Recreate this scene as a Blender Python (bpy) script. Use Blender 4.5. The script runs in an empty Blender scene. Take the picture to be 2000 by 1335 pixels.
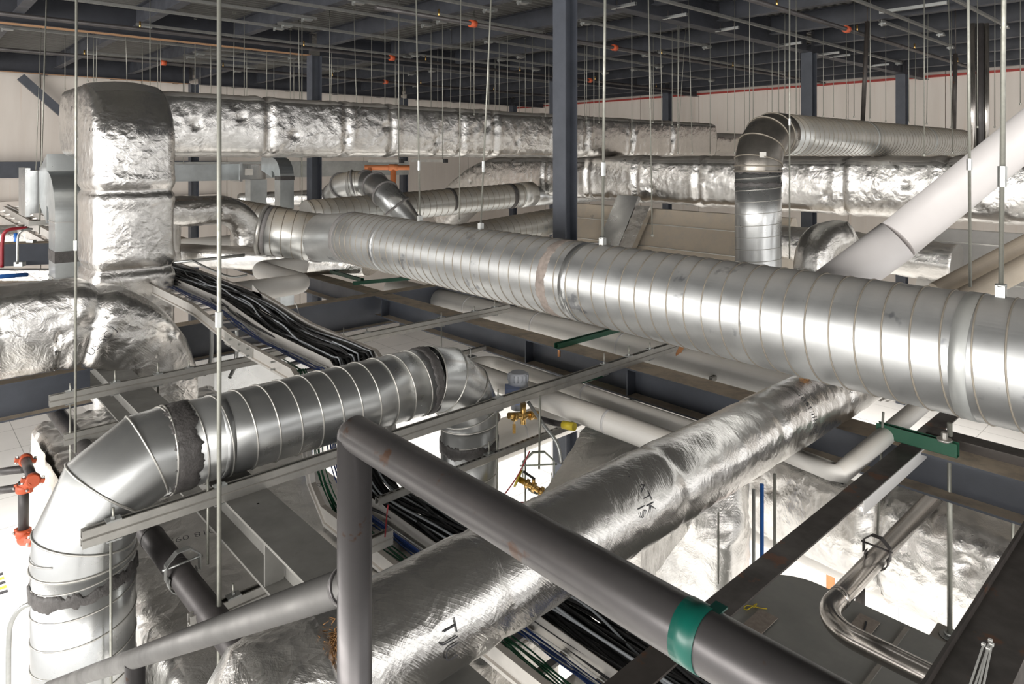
import bpy, math, random
from mathutils import Vector, noise, Matrix

# ---------------------------------------------------------------- camera, world, lights, exposure
SC = bpy.context.scene
C = SC.collection
H = 6.0                                   # eye height above the lower floor; the working z below is measured from the eye
F_PX, CX, HOR = 1333.0, 1000.0, 305.0     # 24 mm shift lens on a 2000 x 1335 frame
TH = math.radians(42.5)
FX, FY = math.sin(TH), math.cos(TH)       # view direction in plan: X runs along the roof girders, Y along the joists

cam = bpy.data.cameras.new('camera')
cam.sensor_width = 36.0
cam.sensor_fit = 'HORIZONTAL'
cam.lens = 36.0 * F_PX / 2000.0
cam.shift_y = -(667.5 - HOR) / 2000.0
cam.clip_start, cam.clip_end = 0.05, 200
cam_o = bpy.data.objects.new('camera', cam)
C.objects.link(cam_o)
cam_o.location = (0, 0, H)
cam_o.rotation_euler = (math.radians(90), 0, -math.atan2(FX, FY))
SC.camera = cam_o

SC.view_settings.view_transform = 'Standard'
SC.view_settings.look = 'None'
SC.view_settings.exposure = 0.34
SC.view_settings.gamma = 1.0
SC.view_settings.use_curve_mapping = False

wd = bpy.data.worlds.new('world')
SC.world = wd
wd.use_nodes = True
bg = wd.node_tree.nodes['Background']
bg.inputs[0].default_value = (1.0, 0.985, 0.965, 1)
bg.inputs[1].default_value = 1.3

LOWER_W, DAY_W = 200, 1350
def area_light(name, loc, rot, sx, sy, power, col=(1, 0.955, 0.89)):
    l = bpy.data.lights.new(name, 'AREA')
    l.shape = 'RECTANGLE'; l.size = sx; l.size_y = sy; l.energy = power; l.color = col
    o = bpy.data.objects.new(name, l); C.objects.link(o)
    o.location = (loc[0], loc[1], loc[2] + H)
    o.rotation_euler = rot
    return o
# the lower storey's working lights shine down on its white floor
for (bx, ay) in ((1.5, 3.0), (8.5, 3.0), (1.5, 11.0), (8.5, 11.0), (14.5, 6.0)):
    area_light('lower_floor_light', (bx, ay, -3.8), (0, 0, 0), 6.0, 6.5, LOWER_W)
# daylight from the open side of the building behind of the camera and along the left
area_light('daylight_opening', (-6.0, -8.0, -0.2), (math.radians(88), 0, -TH), 14.0, 2.4, DAY_W * 0.55, (1, 0.965, 0.92))
area_light('daylight_opening', (-8.8, 5.0, -0.1), (0, -math.pi / 2, 0), 2.6, 16.0, DAY_W, (1, 0.965, 0.92))
SC.cycles.sample_clamp_indirect = 4.0
SC.cycles.blur_glossy = 1.0
SC.cycles.caustics_reflective = False
SC.cycles.caustics_refractive = False
SC.cycles.max_bounces = 8

# ---------------------------------------------------------------- pixel -> world helpers (2000 x 1335 frame)
def ray(u, v):
    x = (u - CX) / F_PX
    return (FX + FY * x, FY - FX * x, -(v - HOR) / F_PX)
def atd(u, v, d):
    r = ray(u, v); return Vector((r[0] * d, r[1] * d, r[2] * d))
def atz(u, v, z):
    r = ray(u, v); return atd(u, v, z / r[2])
def atA(u, v, A):
    r = ray(u, v); return atd(u, v, A / r[1])
def atB(u, v, B):
    r = ray(u, v); return atd(u, v, B / r[0])
V = lambda *a: Vector(a)

# ---------------------------------------------------------------- materials
MATS = {}
def new_mat(name):
    m = bpy.data.materials.new(name); m.use_nodes = True
    MATS[name] = m
    nt = m.node_tree
    return m, nt, nt.nodes['Principled BSDF']
def N(nt, typ, **kw):
    n = nt.nodes.new(typ)
    for k, v in kw.items():
        if k in ('op',): n.operation = v
        elif hasattr(n, k) and not k[0].isdigit(): setattr(n, k, v)
    return n
def L(nt, a, b): nt.links.new(a, b)
def coord(nt, scale=(1, 1, 1), src='Object'):
    tc = nt.nodes.new('ShaderNodeTexCoord'); mp = nt.nodes.new('ShaderNodeMapping')
    mp.inputs['Scale'].default_value = scale
    L(nt, tc.outputs[src], mp.inputs['Vector'])
    return mp.outputs['Vector']
def noise_n(nt, vec, scale, detail=4, rough=0.55, dist=0.0):
    n = nt.nodes.new('ShaderNodeTexNoise')
    n.inputs['Scale'].default_value = scale; n.inputs['Detail'].default_value = detail
    n.inputs['Roughness'].default_value = rough; n.inputs['Distortion'].default_value = dist
    L(nt, vec, n.inputs['Vector'])
    return n
def ramp(nt, fac, stops):
    r = nt.nodes.new('ShaderNodeValToRGB')
    e = r.color_ramp.elements
    while len(e) < len(stops): e.new(0.5)
    for el, (p, c) in zip(e, stops):
        el.position = p; el.color = (c[0], c[1], c[2], 1) if not isinstance(c, (int, float)) else (c, c, c, 1)
    L(nt, fac, r.inputs['Fac'])
    return r.outputs['Color']
def mixc(nt, fac, a, b):
    m = nt.nodes.new('ShaderNodeMix'); m.data_type = 'RGBA'
    if isinstance(fac, (int, float)): m.inputs[0].default_value = fac
    else: L(nt, fac, m.inputs[0])
    for i, x in ((6, a), (7, b)):
        if isinstance(x, tuple): m.inputs[i].default_value = (*x, 1)
        else: L(nt, x, m.inputs[i])
    return m.outputs[2]
def math_n(nt, op, a, b=None, c=None):
    m = nt.nodes.new('ShaderNodeMath'); m.operation = op
    for i, x in enumerate((a, b, c)):
        if x is None: continue
        if isinstance(x, (int, float)): m.inputs[i].default_value = x
        else: L(nt, x, m.inputs[i])
    return m.outputs[0]
def bump(nt, bsdf, height, strength, dist=0.01, prev=None):
    b = nt.nodes.new('ShaderNodeBump')
    b.inputs['Strength'].default_value = strength; b.inputs['Distance'].default_value = dist
    L(nt, height, b.inputs['Height'])
    if prev is not None: L(nt, prev, b.inputs['Normal'])
    L(nt, b.outputs['Normal'], bsdf.inputs['Normal'])
    return b.outputs['Normal']
def dust_fac(nt, vec, lo=0.45, hi=0.9, amount=0.8, nscale=5):
    """settled dust: lies on faces that look up, broken up by noise"""
    g = nt.nodes.new('ShaderNodeNewGeometry')
    s = nt.nodes.new('ShaderNodeSeparateXYZ'); L(nt, g.outputs['True Normal'], s.inputs[0])
    mr = nt.nodes.new('ShaderNodeMapRange'); mr.inputs[1].default_value = lo; mr.inputs[2].default_value = hi
    mr.inputs[3].default_value = 0; mr.inputs[4].default_value = amount; L(nt, s.outputs[2], mr.inputs[0])
    n = noise_n(nt, vec, nscale, 5, 0.65)
    r = ramp(nt, n.outputs['Fac'], [(0.3, 0.55), (0.55, 1.0)])
    return math_n(nt, 'MULTIPLY', mr.outputs[0], r)

def metal(name, col, rough=0.3, metallic=0.9, var=0.12, nscale=6, stretch=(1, 1, 1), dust=0.0, dcol=(0.42, 0.34, 0.25), bmp=0.0, dlo=0.45, dhi=0.9, spots=None):
    m, nt, b = new_mat(name)
    vec = coord(nt, stretch)
    n = noise_n(nt, vec, nscale, 6, 0.6)
    dark = tuple(c * (1 - var) for c in col); lite = tuple(min(1, c * (1 + var)) for c in col)
    c = ramp(nt, n.outputs['Fac'], [(0.3, dark), (0.7, lite)])
    ro = ramp(nt, n.outputs['Fac'], [(0.3, rough * 1.25), (0.7, rough * 0.8)])
    met = None
    if spots:
        scol, sscale, thr = spots
        n2 = noise_n(nt, vec, sscale, 4, 0.7)
        f = ramp(nt, n2.outputs['Fac'], [(thr, 0), (thr + 0.05, 1)])
        c = mixc(nt, f, c, scol)
    if dust:
        f = dust_fac(nt, vec, dlo, dhi, dust)
        c = mixc(nt, f, c, dcol)
        met = math_n(nt, 'MULTIPLY', math_n(nt, 'SUBTRACT', 1.0, f), metallic)
        L(nt, met, b.inputs['Metallic'])
        ro = mixc(nt, f, ro, (0.85, 0.85, 0.85))
    else:
        b.inputs['Metallic'].default_value = metallic
    L(nt, c, b.inputs['Base Color']); L(nt, ro, b.inputs['Roughness'])
    if bmp:
        n3 = noise_n(nt, vec, nscale * 4, 3, 0.5)
        bump(nt, b, n3.outputs['Fac'], bmp, 0.004)
    return m
def plain(name, col, rough=0.5, metallic=0.0, var=0.06, nscale=8, bmp=0.0, dust=0.0, dcol=(0.42, 0.34, 0.25)):
    return metal(name, col, rough, metallic, var, nscale, bmp=bmp, dust=dust, dcol=dcol)

def foil(name, scale=1.0, strength=0.8, dust=0.25, tint=(0.78, 0.765, 0.74), scrim=True, rough=0.26, dlo=0.6):
    """reinforced foil facing: crinkles, creases and a fine scrim grid"""
    m, nt, b = new_mat(name)
    vec = coord(nt)
    warp = noise_n(nt, vec, 3.0 * scale, 3, 0.6)
    vm = nt.nodes.new('ShaderNodeVectorMath'); vm.operation = 'MULTIPLY_ADD'
    L(nt, warp.outputs['Color'], vm.inputs[0]); vm.inputs[1].default_value = (0.28 / scale,) * 3; L(nt, vec, vm.inputs[2])
    v1 = nt.nodes.new('ShaderNodeTexVoronoi'); v1.inputs['Scale'].default_value = 8 * scale; v1.feature = 'F1'
    L(nt, vm.outputs[0], v1.inputs['Vector'])
    v2 = nt.nodes.new('ShaderNodeTexVoronoi'); v2.inputs['Scale'].default_value = 24 * scale; v2.feature = 'F1'
    L(nt, vm.outputs[0], v2.inputs['Vector'])
    n1 = noise_n(nt, vec, 8 * scale, 6, 0.6, 1.6)
    gate = ramp(nt, noise_n(nt, vec, 1.7 * scale, 3, 0.5).outputs['Fac'], [(0.44, 0.04), (0.64, 1.0)])
    h = math_n(nt, 'ADD', math_n(nt, 'MULTIPLY', v1.outputs['Distance'], 0.6), math_n(nt, 'MULTIPLY', v2.outputs['Distance'], 0.15))
    h = math_n(nt, 'MULTIPLY', h, gate)
    h = math_n(nt, 'ADD', h, math_n(nt, 'MULTIPLY', n1.outputs['Fac'], 0.42))
    nrm = bump(nt, b, h, strength, 0.03 / scale)
    if scrim:
        w1 = nt.nodes.new('ShaderNodeTexWave'); w1.inputs['Scale'].default_value = 26; w1.bands_direction = 'DIAGONAL'
        w1.inputs['Distortion'].default_value = 0.6
        L(nt, vec, w1.inputs['Vector'])
        vec2 = coord(nt, (1, -1, 1))
        w2 = nt.nodes.new('ShaderNodeTexWave'); w2.inputs['Scale'].default_value = 26; w2.bands_direction = 'DIAGONAL'
        L(nt, vec2, w2.inputs['Vector'])
        hh = math_n(nt, 'MAXIMUM', math_n(nt, 'POWER', w1.outputs['Fac'], 8.0), math_n(nt, 'POWER', w2.outputs['Fac'], 8.0))
        bump(nt, b, hh, 0.12, 0.002, nrm)
    c = ramp(nt, n1.outputs['Fac'], [(0.3, tuple(x * 0.9 for x in tint)), (0.7, tint)])
    f = dust_fac(nt, vec, dlo, 0.97, dust, 4)
    c = mixc(nt, f, c, (0.40, 0.33, 0.25))
    L(nt, c, b.inputs['Base Color'])
    L(nt, math_n(nt, 'SUBTRACT', 1.0, f), b.inputs['Metallic'])
    L(nt, mixc(nt, f, (rough,) * 3, (0.8, 0.8, 0.8)), b.inputs['Roughness'])
    return m

foil('foil', 1.0, 0.6, 0.10, dlo=0.75); foil('foil_dusty', 1.0, 0.6, 0.6, dlo=0.35); foil('foil_far', 0.8, 0.7, 0.6, scrim=False, dlo=0.4); foil('foil_calm', 0.9, 0.32, 0.0, rough=0.24)
metal('galv', (0.52, 0.53, 0.53), 0.30, 0.92, 0.12, 3)
metal('galv_main', (0.57, 0.58, 0.58), 0.41, 0.92, 0.09, 3.5, dust=0.35, dlo=0.6, dcol=(0.40, 0.34, 0.27), spots=((0.33, 0.34, 0.36), 3.2, 0.62))
metal('galv_dusty', (0.58, 0.59, 0.58), 0.34, 0.85, 0.12, 4, dust=0.85, dlo=-0.1, dhi=0.8, dcol=(0.40, 0.33, 0.24))
metal('galv_tan', (0.60, 0.57, 0.52), 0.42, 0.7, 0.12, 3, dust=0.95, dlo=-0.2, dhi=0.5, dcol=(0.70, 0.60, 0.475))
metal('galv_sheet', (0.50, 0.53, 0.54), 0.33, 0.85, 0.14, 3)
metal('galv_dull', (0.40, 0.41, 0.40), 0.5, 0.6, 0.2, 2.5, dust=0.3, dcol=(0.28, 0.25, 0.2))
metal('galv_dark', (0.22, 0.205, 0.185), 0.3, 0.85, 0.25, 5)
metal('seam', (0.50, 0.49, 0.46), 0.4, 0.8)
metal('seam_dusty', (0.30, 0.27, 0.225), 0.55, 0.5)
metal('galv_pale', (0.74, 0.72, 0.69), 0.5, 0.4, 0.1, 3)
metal('strut', (0.42, 0.41, 0.385), 0.42, 0.75, 0.15, 9, dust=0.25)
metal('strut_dull', (0.20, 0.20, 0.19), 0.5, 0.6, 0.15, 9)
metal('zinc', (0.42, 0.43, 0.42), 0.35, 0.85, 0.08, 20)
metal('rod', (0.30, 0.30, 0.265), 0.45, 0.6, 0.1, 30)
metal('aluminium', (0.62, 0.60, 0.57), 0.45, 0.6, 0.1, 6, dust=0.5, dcol=(0.5, 0.42, 0.33))
metal('chrome_pipe', (0.48, 0.45, 0.42), 0.2, 0.95, 0.12, 6)
plain('slate', (0.052, 0.058, 0.072), 0.42, 0.0, 0.2, 3, dust=1.0, dcol=(0.72, 0.60, 0.46))
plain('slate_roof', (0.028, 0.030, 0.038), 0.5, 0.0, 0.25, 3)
plain('slate_joist', (0.046, 0.049, 0.059), 0.5, 0.0, 0.25, 3)  # joist colour, a little lighter than the girders
plain('column', (0.068, 0.075, 0.092), 0.42, 0.0, 0.15, 4)
plain('rust_edge', (0.36, 0.20, 0.10), 0.7)
metal('rail', (0.088, 0.083, 0.084), 0.33, 0.6, 0.2, 7, spots=((0.075, 0.036, 0.02), 16, 0.65), bmp=0.06)
metal('rail_grey', (0.13, 0.127, 0.123), 0.5, 0.6, 0.15, 5)
metal('mill_steel', (0.06, 0.052, 0.047), 0.5, 0.35, 0.3, 6, spots=((0.12, 0.055, 0.03), 5, 0.6))
metal('black_pipe', (0.055, 0.05, 0.05), 0.42, 0.3, 0.3, 5)
metal('grey_beam', (0.24, 0.235, 0.22), 0.6, 0.25, 0.16, 4, spots=((0.10, 0.075, 0.055), 9, 0.7))
plain('mastic', (0.075, 0.07, 0.068), 0.5, 0.0, 0.25, 20, bmp=0.9)
plain('mastic_grey', (0.22, 0.21, 0.205), 0.6, 0.0, 0.15, 12, bmp=0.5)
plain('mastic_brown', (0.26, 0.22, 0.195), 0.7, 0.0, 0.25, 14, bmp=0.9)
plain('white_jacket', (0.88, 0.855, 0.81), 0.5, 0.0, 0.04, 5, bmp=0.1, dust=0.3, dcol=(0.7, 0.6, 0.47))
plain('white_paint', (0.78, 0.77, 0.76), 0.45, 0.0, 0.02)
plain('brace_paint', (0.74, 0.71, 0.70), 0.42, 0.0, 0.03, 3)
plain('tan_jacket', (0.62, 0.54, 0.44), 0.6, 0.0, 0.1, 5, dust=0.5)
plain('cable_black', (0.013, 0.013, 0.014), 0.6)
plain('cable_grey', (0.32, 0.34, 0.36), 0.45)
plain('cable_blue', (0.016, 0.06, 0.27), 0.4)
plain('cable_green', (0.01, 0.14, 0.06), 0.4)
plain('cable_red', (0.30, 0.015, 0.025), 0.4)
plain('cable_white', (0.75, 0.75, 0.72), 0.4)
plain('orange', (0.48, 0.085, 0.03), 0.45)
plain('orange_pipe', (0.72, 0.25, 0.10), 0.45)
plain('green_paint', (0.014, 0.075, 0.042), 0.4)
plain('tape_green', (0.0, 0.075, 0.055), 0.3)
plain('blue_plastic', (0.27, 0.34, 0.56), 0.45)
plain('blue_pipe', (0.03, 0.16, 0.55), 0.4)
plain('grey_plastic', (0.46, 0.48, 0.52), 0.5)
plain('yellow', (0.72, 0.56, 0.04), 0.5)
metal('brass', (0.62, 0.40, 0.14), 0.28, 0.95, 0.1, 20)
metal('copper', (0.5, 0.24, 0.11), 0.45, 0.6, 0.2, 12)
plain('clevis_green', (0.52, 0.56, 0.48), 0.5)
plain('ink', (0.03, 0.03, 0.035), 0.7)
plain('paper', (0.66, 0.64, 0.60), 0.7)
plain('label_tan', (0.40, 0.34, 0.29), 0.7, 0.0, 0.15, 30)
plain('red_line', (0.35, 0.05, 0.04), 0.6)
plain('fibre', (0.30, 0.155, 0.06), 0.95, 0.0, 0.4, 40, bmp=1.0)
plain('fibre_white', (0.72, 0.68, 0.60), 0.9, 0.0, 0.25, 25, bmp=1.0)

def floor_mat():
    m, nt, b = new_mat('floor_white')
    vec = coord(nt)
    n = noise_n(nt, vec, 1.2, 5)
    c = ramp(nt, n.outputs['Fac'], [(0.3, (0.80, 0.795, 0.78)), (0.7, (0.86, 0.855, 0.845))])
    br = nt.nodes.new('ShaderNodeTexBrick'); br.inputs['Scale'].default_value = 1.0
    br.inputs['Brick Width'].default_value = 1.2; br.inputs['Row Height'].default_value = 1.2; br.offset = 0
    br.inputs['Mortar Size'].default_value = 0.006
    br.inputs['Color1'].default_value = br.inputs['Color2'].default_value = (1, 1, 1, 1); br.inputs['Mortar'].default_value = (0.4, 0.4, 0.4, 1)
    L(nt, vec, br.inputs['Vector'])
    mm = nt.nodes.new('ShaderNodeMix'); mm.data_type = 'RGBA'; mm.blend_type = 'MULTIPLY'; mm.inputs[0].default_value = 1
    L(nt, c, mm.inputs[6]); L(nt, br.outputs['Color'], mm.inputs[7])
    L(nt, mm.outputs[2], b.inputs['Base Color']); b.inputs['Roughness'].default_value = 0.5
def wall_mat():
    m, nt, b = new_mat('wall_cream')
    vec = coord(nt, (1, 1, 0.15))
    n = noise_n(nt, vec, 3.0, 5)
    c = ramp(nt, n.outputs['Fac'], [(0.3, (0.66, 0.60, 0.545)), (0.7, (0.74, 0.685, 0.63))])
    n2 = noise_n(nt, coord(nt, (14, 14, 0.4)), 1.0, 3)
    c = mixc(nt, ramp(nt, n2.outputs['Fac'], [(0.62, 0), (0.75, 0.35)]), c, (0.62, 0.47, 0.36))
    L(nt, c, b.inputs['Base Color']); b.inputs['Roughness'].default_value = 0.85
def deck_mat():
    m, nt, b = new_mat('deck')
    vec = coord(nt, (0.6, 3, 1))
    n = noise_n(nt, vec, 2.0, 5)
    c = ramp(nt, n.outputs['Fac'], [(0.3, (0.13, 0.126, 0.115)), (0.7, (0.18, 0.176, 0.165))])
    L(nt, c, b.inputs['Base Color']); b.inputs['Roughness'].default_value = 0.55; b.inputs['Metallic'].default_value = 0.2
def slot_mat():
    """strut channel whose top face carries a row of punched slots (objects run along X)"""
    m, nt, b = new_mat('strut_slotted')
    vec = coord(nt)
    n = noise_n(nt, vec, 9, 4)
    c = ramp(nt, n.outputs['Fac'], [(0.3, (0.30, 0.29, 0.27)), (0.7, (0.44, 0.43, 0.40))])
    s = nt.nodes.new('ShaderNodeSeparateXYZ'); L(nt, vec, s.inputs[0])
    fx = math_n(nt, 'PINGPONG', s.outputs[0], 0.0254)
    a = math_n(nt, 'LESS_THAN', fx, 0.0145)
    bb = math_n(nt, 'LESS_THAN', math_n(nt, 'ABSOLUTE', s.outputs[1]), 0.0075)
    g = nt.nodes.new('ShaderNodeNewGeometry'); s2 = nt.nodes.new('ShaderNodeSeparateXYZ'); L(nt, g.outputs['Normal'], s2.inputs[0])
    up = math_n(nt, 'GREATER_THAN', s2.outputs[2], 0.8)
    f = math_n(nt, 'MULTIPLY', math_n(nt, 'MULTIPLY', a, bb), up)
    L(nt, mixc(nt, f, c, (0.02, 0.015, 0.012)), b.inputs['Base Color'])
    b.inputs['Metallic'].default_value = 0.6; b.inputs['Roughness'].default_value = 0.45
floor_mat(); wall_mat(); deck_mat(); slot_mat()

# ---------------------------------------------------------------- mesh collector
class MB:
    def __init__(s): s.v = []; s.f = []; s.sm = []
    def add(s, verts, faces, smooth=False):
        o = len(s.v); s.v += [Vector(p) for p in verts]
        s.f += [tuple(i + o for i in f) for f in faces]; s.sm += [smooth] * len(faces)
        return s
    def box(s, a, b):
        x0, y0, z0 = a; x1, y1, z1 = b
        return s.hexa([(x0, y0, z0), (x1, y0, z0), (x1, y1, z0), (x0, y1, z0)], [(x0, y0, z1), (x1, y0, z1), (x1, y1, z1), (x0, y1, z1)])
    def hexa(s, lo, hi):
        return s.add(list(lo) + list(hi), [(3, 2, 1, 0), (4, 5, 6, 7), (0, 1, 5, 4), (1, 2, 6, 5), (2, 3, 7, 6), (3, 0, 4, 7)])
    def obox(s, c, ax, ay, az):
        c, ax, ay, az = map(Vector, (c, ax, ay, az))
        lo = [c - ax - ay - az, c + ax - ay - az, c + ax + ay - az, c - ax + ay - az]
        return s.hexa(lo, [p + 2 * az for p in lo])
    def bar(s, p, q, w, h, up=(0, 0, 1)):
        """box section w wide, h high, centred on p-q"""
        p, q, up = Vector(p), Vector(q), Vector(up)
        t = (q - p); l = t.length; t.normalize(); sd = t.cross(up).normalized(); u = sd.cross(t)
        return s.obox((p + q) / 2, t * l / 2, sd * w / 2, u * h / 2)
    def tube(s, pts, r, n=16, caps=True, smooth=True, closed=False):
        pts = [Vector(p) for p in pts]; m = len(pts)
        rr = r if isinstance(r, (list, tuple)) else [r] * m
        T = []
        for i in range(m):
            a = pts[i - 1] if (i or closed) else pts[0]; b = pts[(i + 1) % m] if (i < m - 1 or closed) else pts[-1]
            T.append((b - a).normalized())
        nx = T[0].orthogonal().normalized()
        if abs(T[0].z) < 0.95: nx = T[0].cross(Vector((0, 0, 1))).normalized()
        vs = []
        for i in range(m):
            nx = (nx - T[i] * nx.dot(T[i])).normalized(); ny = T[i].cross(nx)
            k = 1.0
            if 0 < i < m - 1 and not closed:
                c = max(0.5, T[i].dot((pts[i + 1] - pts[i]).normalized())); k = 1 / c if c < 0.999 else 1.0
            for j in range(n):
                a = 2 * math.pi * j / n
                vs.append(pts[i] + (nx * math.cos(a) + ny * math.sin(a)) * rr[i])
        fs = []
        for i in range(m - (0 if closed else 1)):
            i2 = (i + 1) % m
            for j in range(n):
                j2 = (j + 1) % n
                fs.append((i * n + j, i * n + j2, i2 * n + j2, i2 * n + j))
        s.add(vs, fs, smooth)
        if caps and not closed:
            o = len(s.v) - len(vs)
            s.f.append(tuple(o + j for j in range(n - 1, -1, -1))); s.sm.append(False)
            s.f.append(tuple(o + (m - 1) * n + j for j in range(n))); s.sm.append(False)
        return s
    def sweep(s, prof, pts, side=None, caps=True, smooth=False, upv=(0, 0, 1)):
        """closed 2-D profile (x along side, y along up) carried along pts"""
        pts = [Vector(p) for p in pts]; m = len(pts); n = len(prof); vs = []
        for i in range(m):
            t = (pts[min(i + 1, m - 1)] - pts[max(i - 1, 0)]).normalized()
            if side is not None: sd = Vector(side)
            else: sd = t.cross(Vector(upv)).normalized()
            u = sd.cross(t).normalized()
            k = 1.0
            if 0 < i < m - 1:
                k = 1 / max(0.5, t.dot((pts[i + 1] - pts[i]).normalized()))
            for x, y in prof: vs.append(pts[i] + sd * x + u * y * (k if side is not None else 1))
        fs = [(i * n + j, (i + 1) * n + j, (i + 1) * n + (j + 1) % n, i * n + (j + 1) % n) for i in range(m - 1) for j in range(n)]
        s.add(vs, fs, smooth)
        if caps:
            o = len(s.v) - len(vs)
            s.f.append(tuple(o + j for j in range(n))); s.sm.append(False)
            s.f.append(tuple(o + (m - 1) * n + j for j in range(n - 1, -1, -1))); s.sm.append(False)
        return s
    def disc(s, c, axis, r, h, n=16):
        c, axis = Vector(c), Vector(axis).normalized()
        return s.tube([c - axis * h / 2, c + axis * h / 2], r, n)
    def build(s, name, mat, parent=None, origin=None):
        me = bpy.data.meshes.new(name)
        if parent is not None: o0 = Vector(parent['_org']) if '_org' in parent else Vector((0, 0, 0))
        elif origin is not None: o0 = Vector(origin)
        else:
            o0 = sum(s.v, Vector((0, 0, 0))) / max(1, len(s.v)); o0.z = min(p.z for p in s.v)
        me.from_pydata([tuple(p - o0) for p in s.v], [], s.f)
        me.polygons.foreach_set('use_smooth', s.sm)
        me.materials.append(MATS[mat]); me.update()
        o = bpy.data.objects.new(name, me); C.objects.link(o)
        o['_org'] = tuple(o0)
        if parent is not None: o.parent = parent
        else: o.location = o0 + Vector((0, 0, H))
        return o
def thing(name, base, label, cat, group=None, kind=None):
    o = bpy.data.objects.new(name, None); C.objects.link(o)
    o.empty_display_size = 0.1
    b = Vector(base); o['_org'] = tuple(b); o.location = b + Vector((0, 0, H))
    return tag(o, label, cat, group, kind)
def tag(o, label, cat=None, group=None, kind=None):
    o['label'] = label
    if cat: o['category'] = cat
    if group: o['group'] = group
    if kind: o['kind'] = kind
    return o
def struct(o, label=None):
    o['kind'] = 'structure'
    if label: o['label'] = label
    return o

def arc(c, a, b, n=8):
    """points from c+a to c+b turning through a right angle about c (a, b are perpendicular radii)"""
    c, a, b = Vector(c), Vector(a), Vector(b)
    return [c + a * math.cos(t * math.pi / 2 / n) + b * math.sin(t * math.pi / 2 / n) for t in range(n + 1)]
def lerp_pts(p, q, n):
    p, q = Vector(p), Vector(q); return [p.lerp(q, i / n) for i in range(n + 1)]
def resample(pts, step):
    pts = [Vector(p) for p in pts]; out = [pts[0]]
    for a, b in zip(pts, pts[1:]):
        l = (b - a).length; k = max(1, int(round(l / step)))
        for i in range(1, k + 1): out.append(a.lerp(b, i / k))
    return out
def smooth_path(pts, n=8):
    """Catmull-Rom through pts"""
    P = [Vector(p) for p in pts]; P = [P[0] * 2 - P[1]] + P + [P[-1] * 2 - P[-2]]; out = []
    for i in range(1, len(P) - 2):
        for k in range(n):
            t = k / n
            out.append(0.5 * ((2 * P[i]) + (P[i + 1] - P[i - 1]) * t + (2 * P[i - 1] - 5 * P[i] + 4 * P[i + 1] - P[i + 2]) * t * t + (3 * P[i] - P[i - 1] - 3 * P[i + 1] + P[i + 2]) * t ** 3))
    out.append(P[-2]); return out

# ---------------------------------------------------------------- builders
def ibeam_prof(w, d, tf=0.014, tw=0.010):
    a, b = w / 2, tw / 2
    return [(-a, 0), (-a, -tf), (-b, -tf), (-b, -d + tf), (-a, -d + tf), (-a, -d), (a, -d), (a, -d + tf), (b, -d + tf), (b, -tf), (a, -tf), (a, 0)]
def ibeam(name, p, q, w, d, mat, label=None, cat='beam', group=None, kind=None, tf=0.014, parent=None):
    """p, q: middle of the top flange at both ends"""
    o = MB().sweep(ibeam_prof(w, d, tf), [p, q]).build(name, mat, parent)
    if label: tag(o, label, cat, group, kind)
    return o
def c_prof(h, w=0.041, lip=0.009, t=0.0035, y0=0.0, flip=False):
    """U channel, open to +y (or -y when flipped)"""
    a = w / 2
    P = [(-a + 0.005, 0), (a - 0.005, 0), (a, 0.005), (a, h), (a - lip, h), (a - lip, h - t), (a - t, h - t), (a - t, t), (-a + t, t), (-a + t, h - t), (-a + lip, h - t), (-a + lip, h), (-a, h), (-a, 0.005)]
    if flip: P = [(x, -y) for x, y in P][::-1]
    return [(x, y + y0) for x, y in P]
def strut_channel(name, p, q, label, double=True, mat='strut', group=None, studs=(), slotted=False):
    """galvanised strut; p, q on the middle line (double: the seam). studs: list of distances along for rod ends with washer and nut"""
    p, q = Vector(p), Vector(q)
    t = thing(name, p, label, 'strut channel', group)
    if double:
        MB().sweep(c_prof(0.0405), [p, q]).build('channel', mat, t)
        MB().sweep(c_prof(0.0405, flip=True), [p, q]).build('channel', mat, t)
    else:
        MB().sweep(c_prof(0.041, flip=slotted, y0=0.0205 if slotted else -0.0205), [p, q]).build('channel', 'strut_slotted' if slotted else mat, t)
    d = (q - p).normalized(); hh = 0.041 if double else 0.0205
    for s in studs:
        c = p + d * s + Vector((0, 0, hh))
        MB().obox(c + V(0, 0, 0.004), d * 0.032, V(-d.y, d.x, 0) * 0.022, V(0, 0, 0.004)).build('square_washer', 'zinc', t)
        m = MB(); m.tube([c + V(0, 0, 0.008), c + V(0, 0, 0.02)], 0.011, 6, smooth=False)
        m.build('hex_nut', 'zinc', t)
        MB().tube([c - V(0, 0, 0.02), c + V(0, 0, 0.06 if int(s * 100) % 3 else 0.09)], 0.0055, 8).build('stud', 'rod', t)
        if double:
            MB().obox(c + V(0, 0, -0.087), d * 0.032, V(-d.y, d.x, 0) * 0.022, V(0, 0, 0.004)).build('square_washer', 'zinc', t)
    return t
def helix(p, q, R, pitch, phase=0.0, seg=36, hand=1):
    p, q = Vector(p), Vector(q); t = (q - p); l = t.length; t.normalize()
    nx = t.orthogonal().normalized(); ny = t.cross(nx)
    n = max(8, int(l / pitch * seg))
    return [p + t * (l * i / n) + (nx * math.cos(hand * 2 * math.pi * (l * i / n) / pitch + phase) + ny * math.sin(hand * 2 * math.pi * (l * i / n) / pitch + phase)) * R for i in range(n + 1)]
def spiral(par, p, q, R, mat='galv', seam='seam', pitch=0.13, seg=36, n=64, sr=0.004, name='duct_body', hand=1):
    m = MB(); k = max(2, int((Vector(q) - Vector(p)).length / 0.5))
    m.tube(lerp_pts(p, q, k), R, n, caps=True).build(name, mat, par)
    MB().tube(helix(p, q, R + sr * 0.3, pitch, seg=seg, hand=hand), sr, 5, smooth=True).build('spiral_seam', seam, par)
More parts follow.
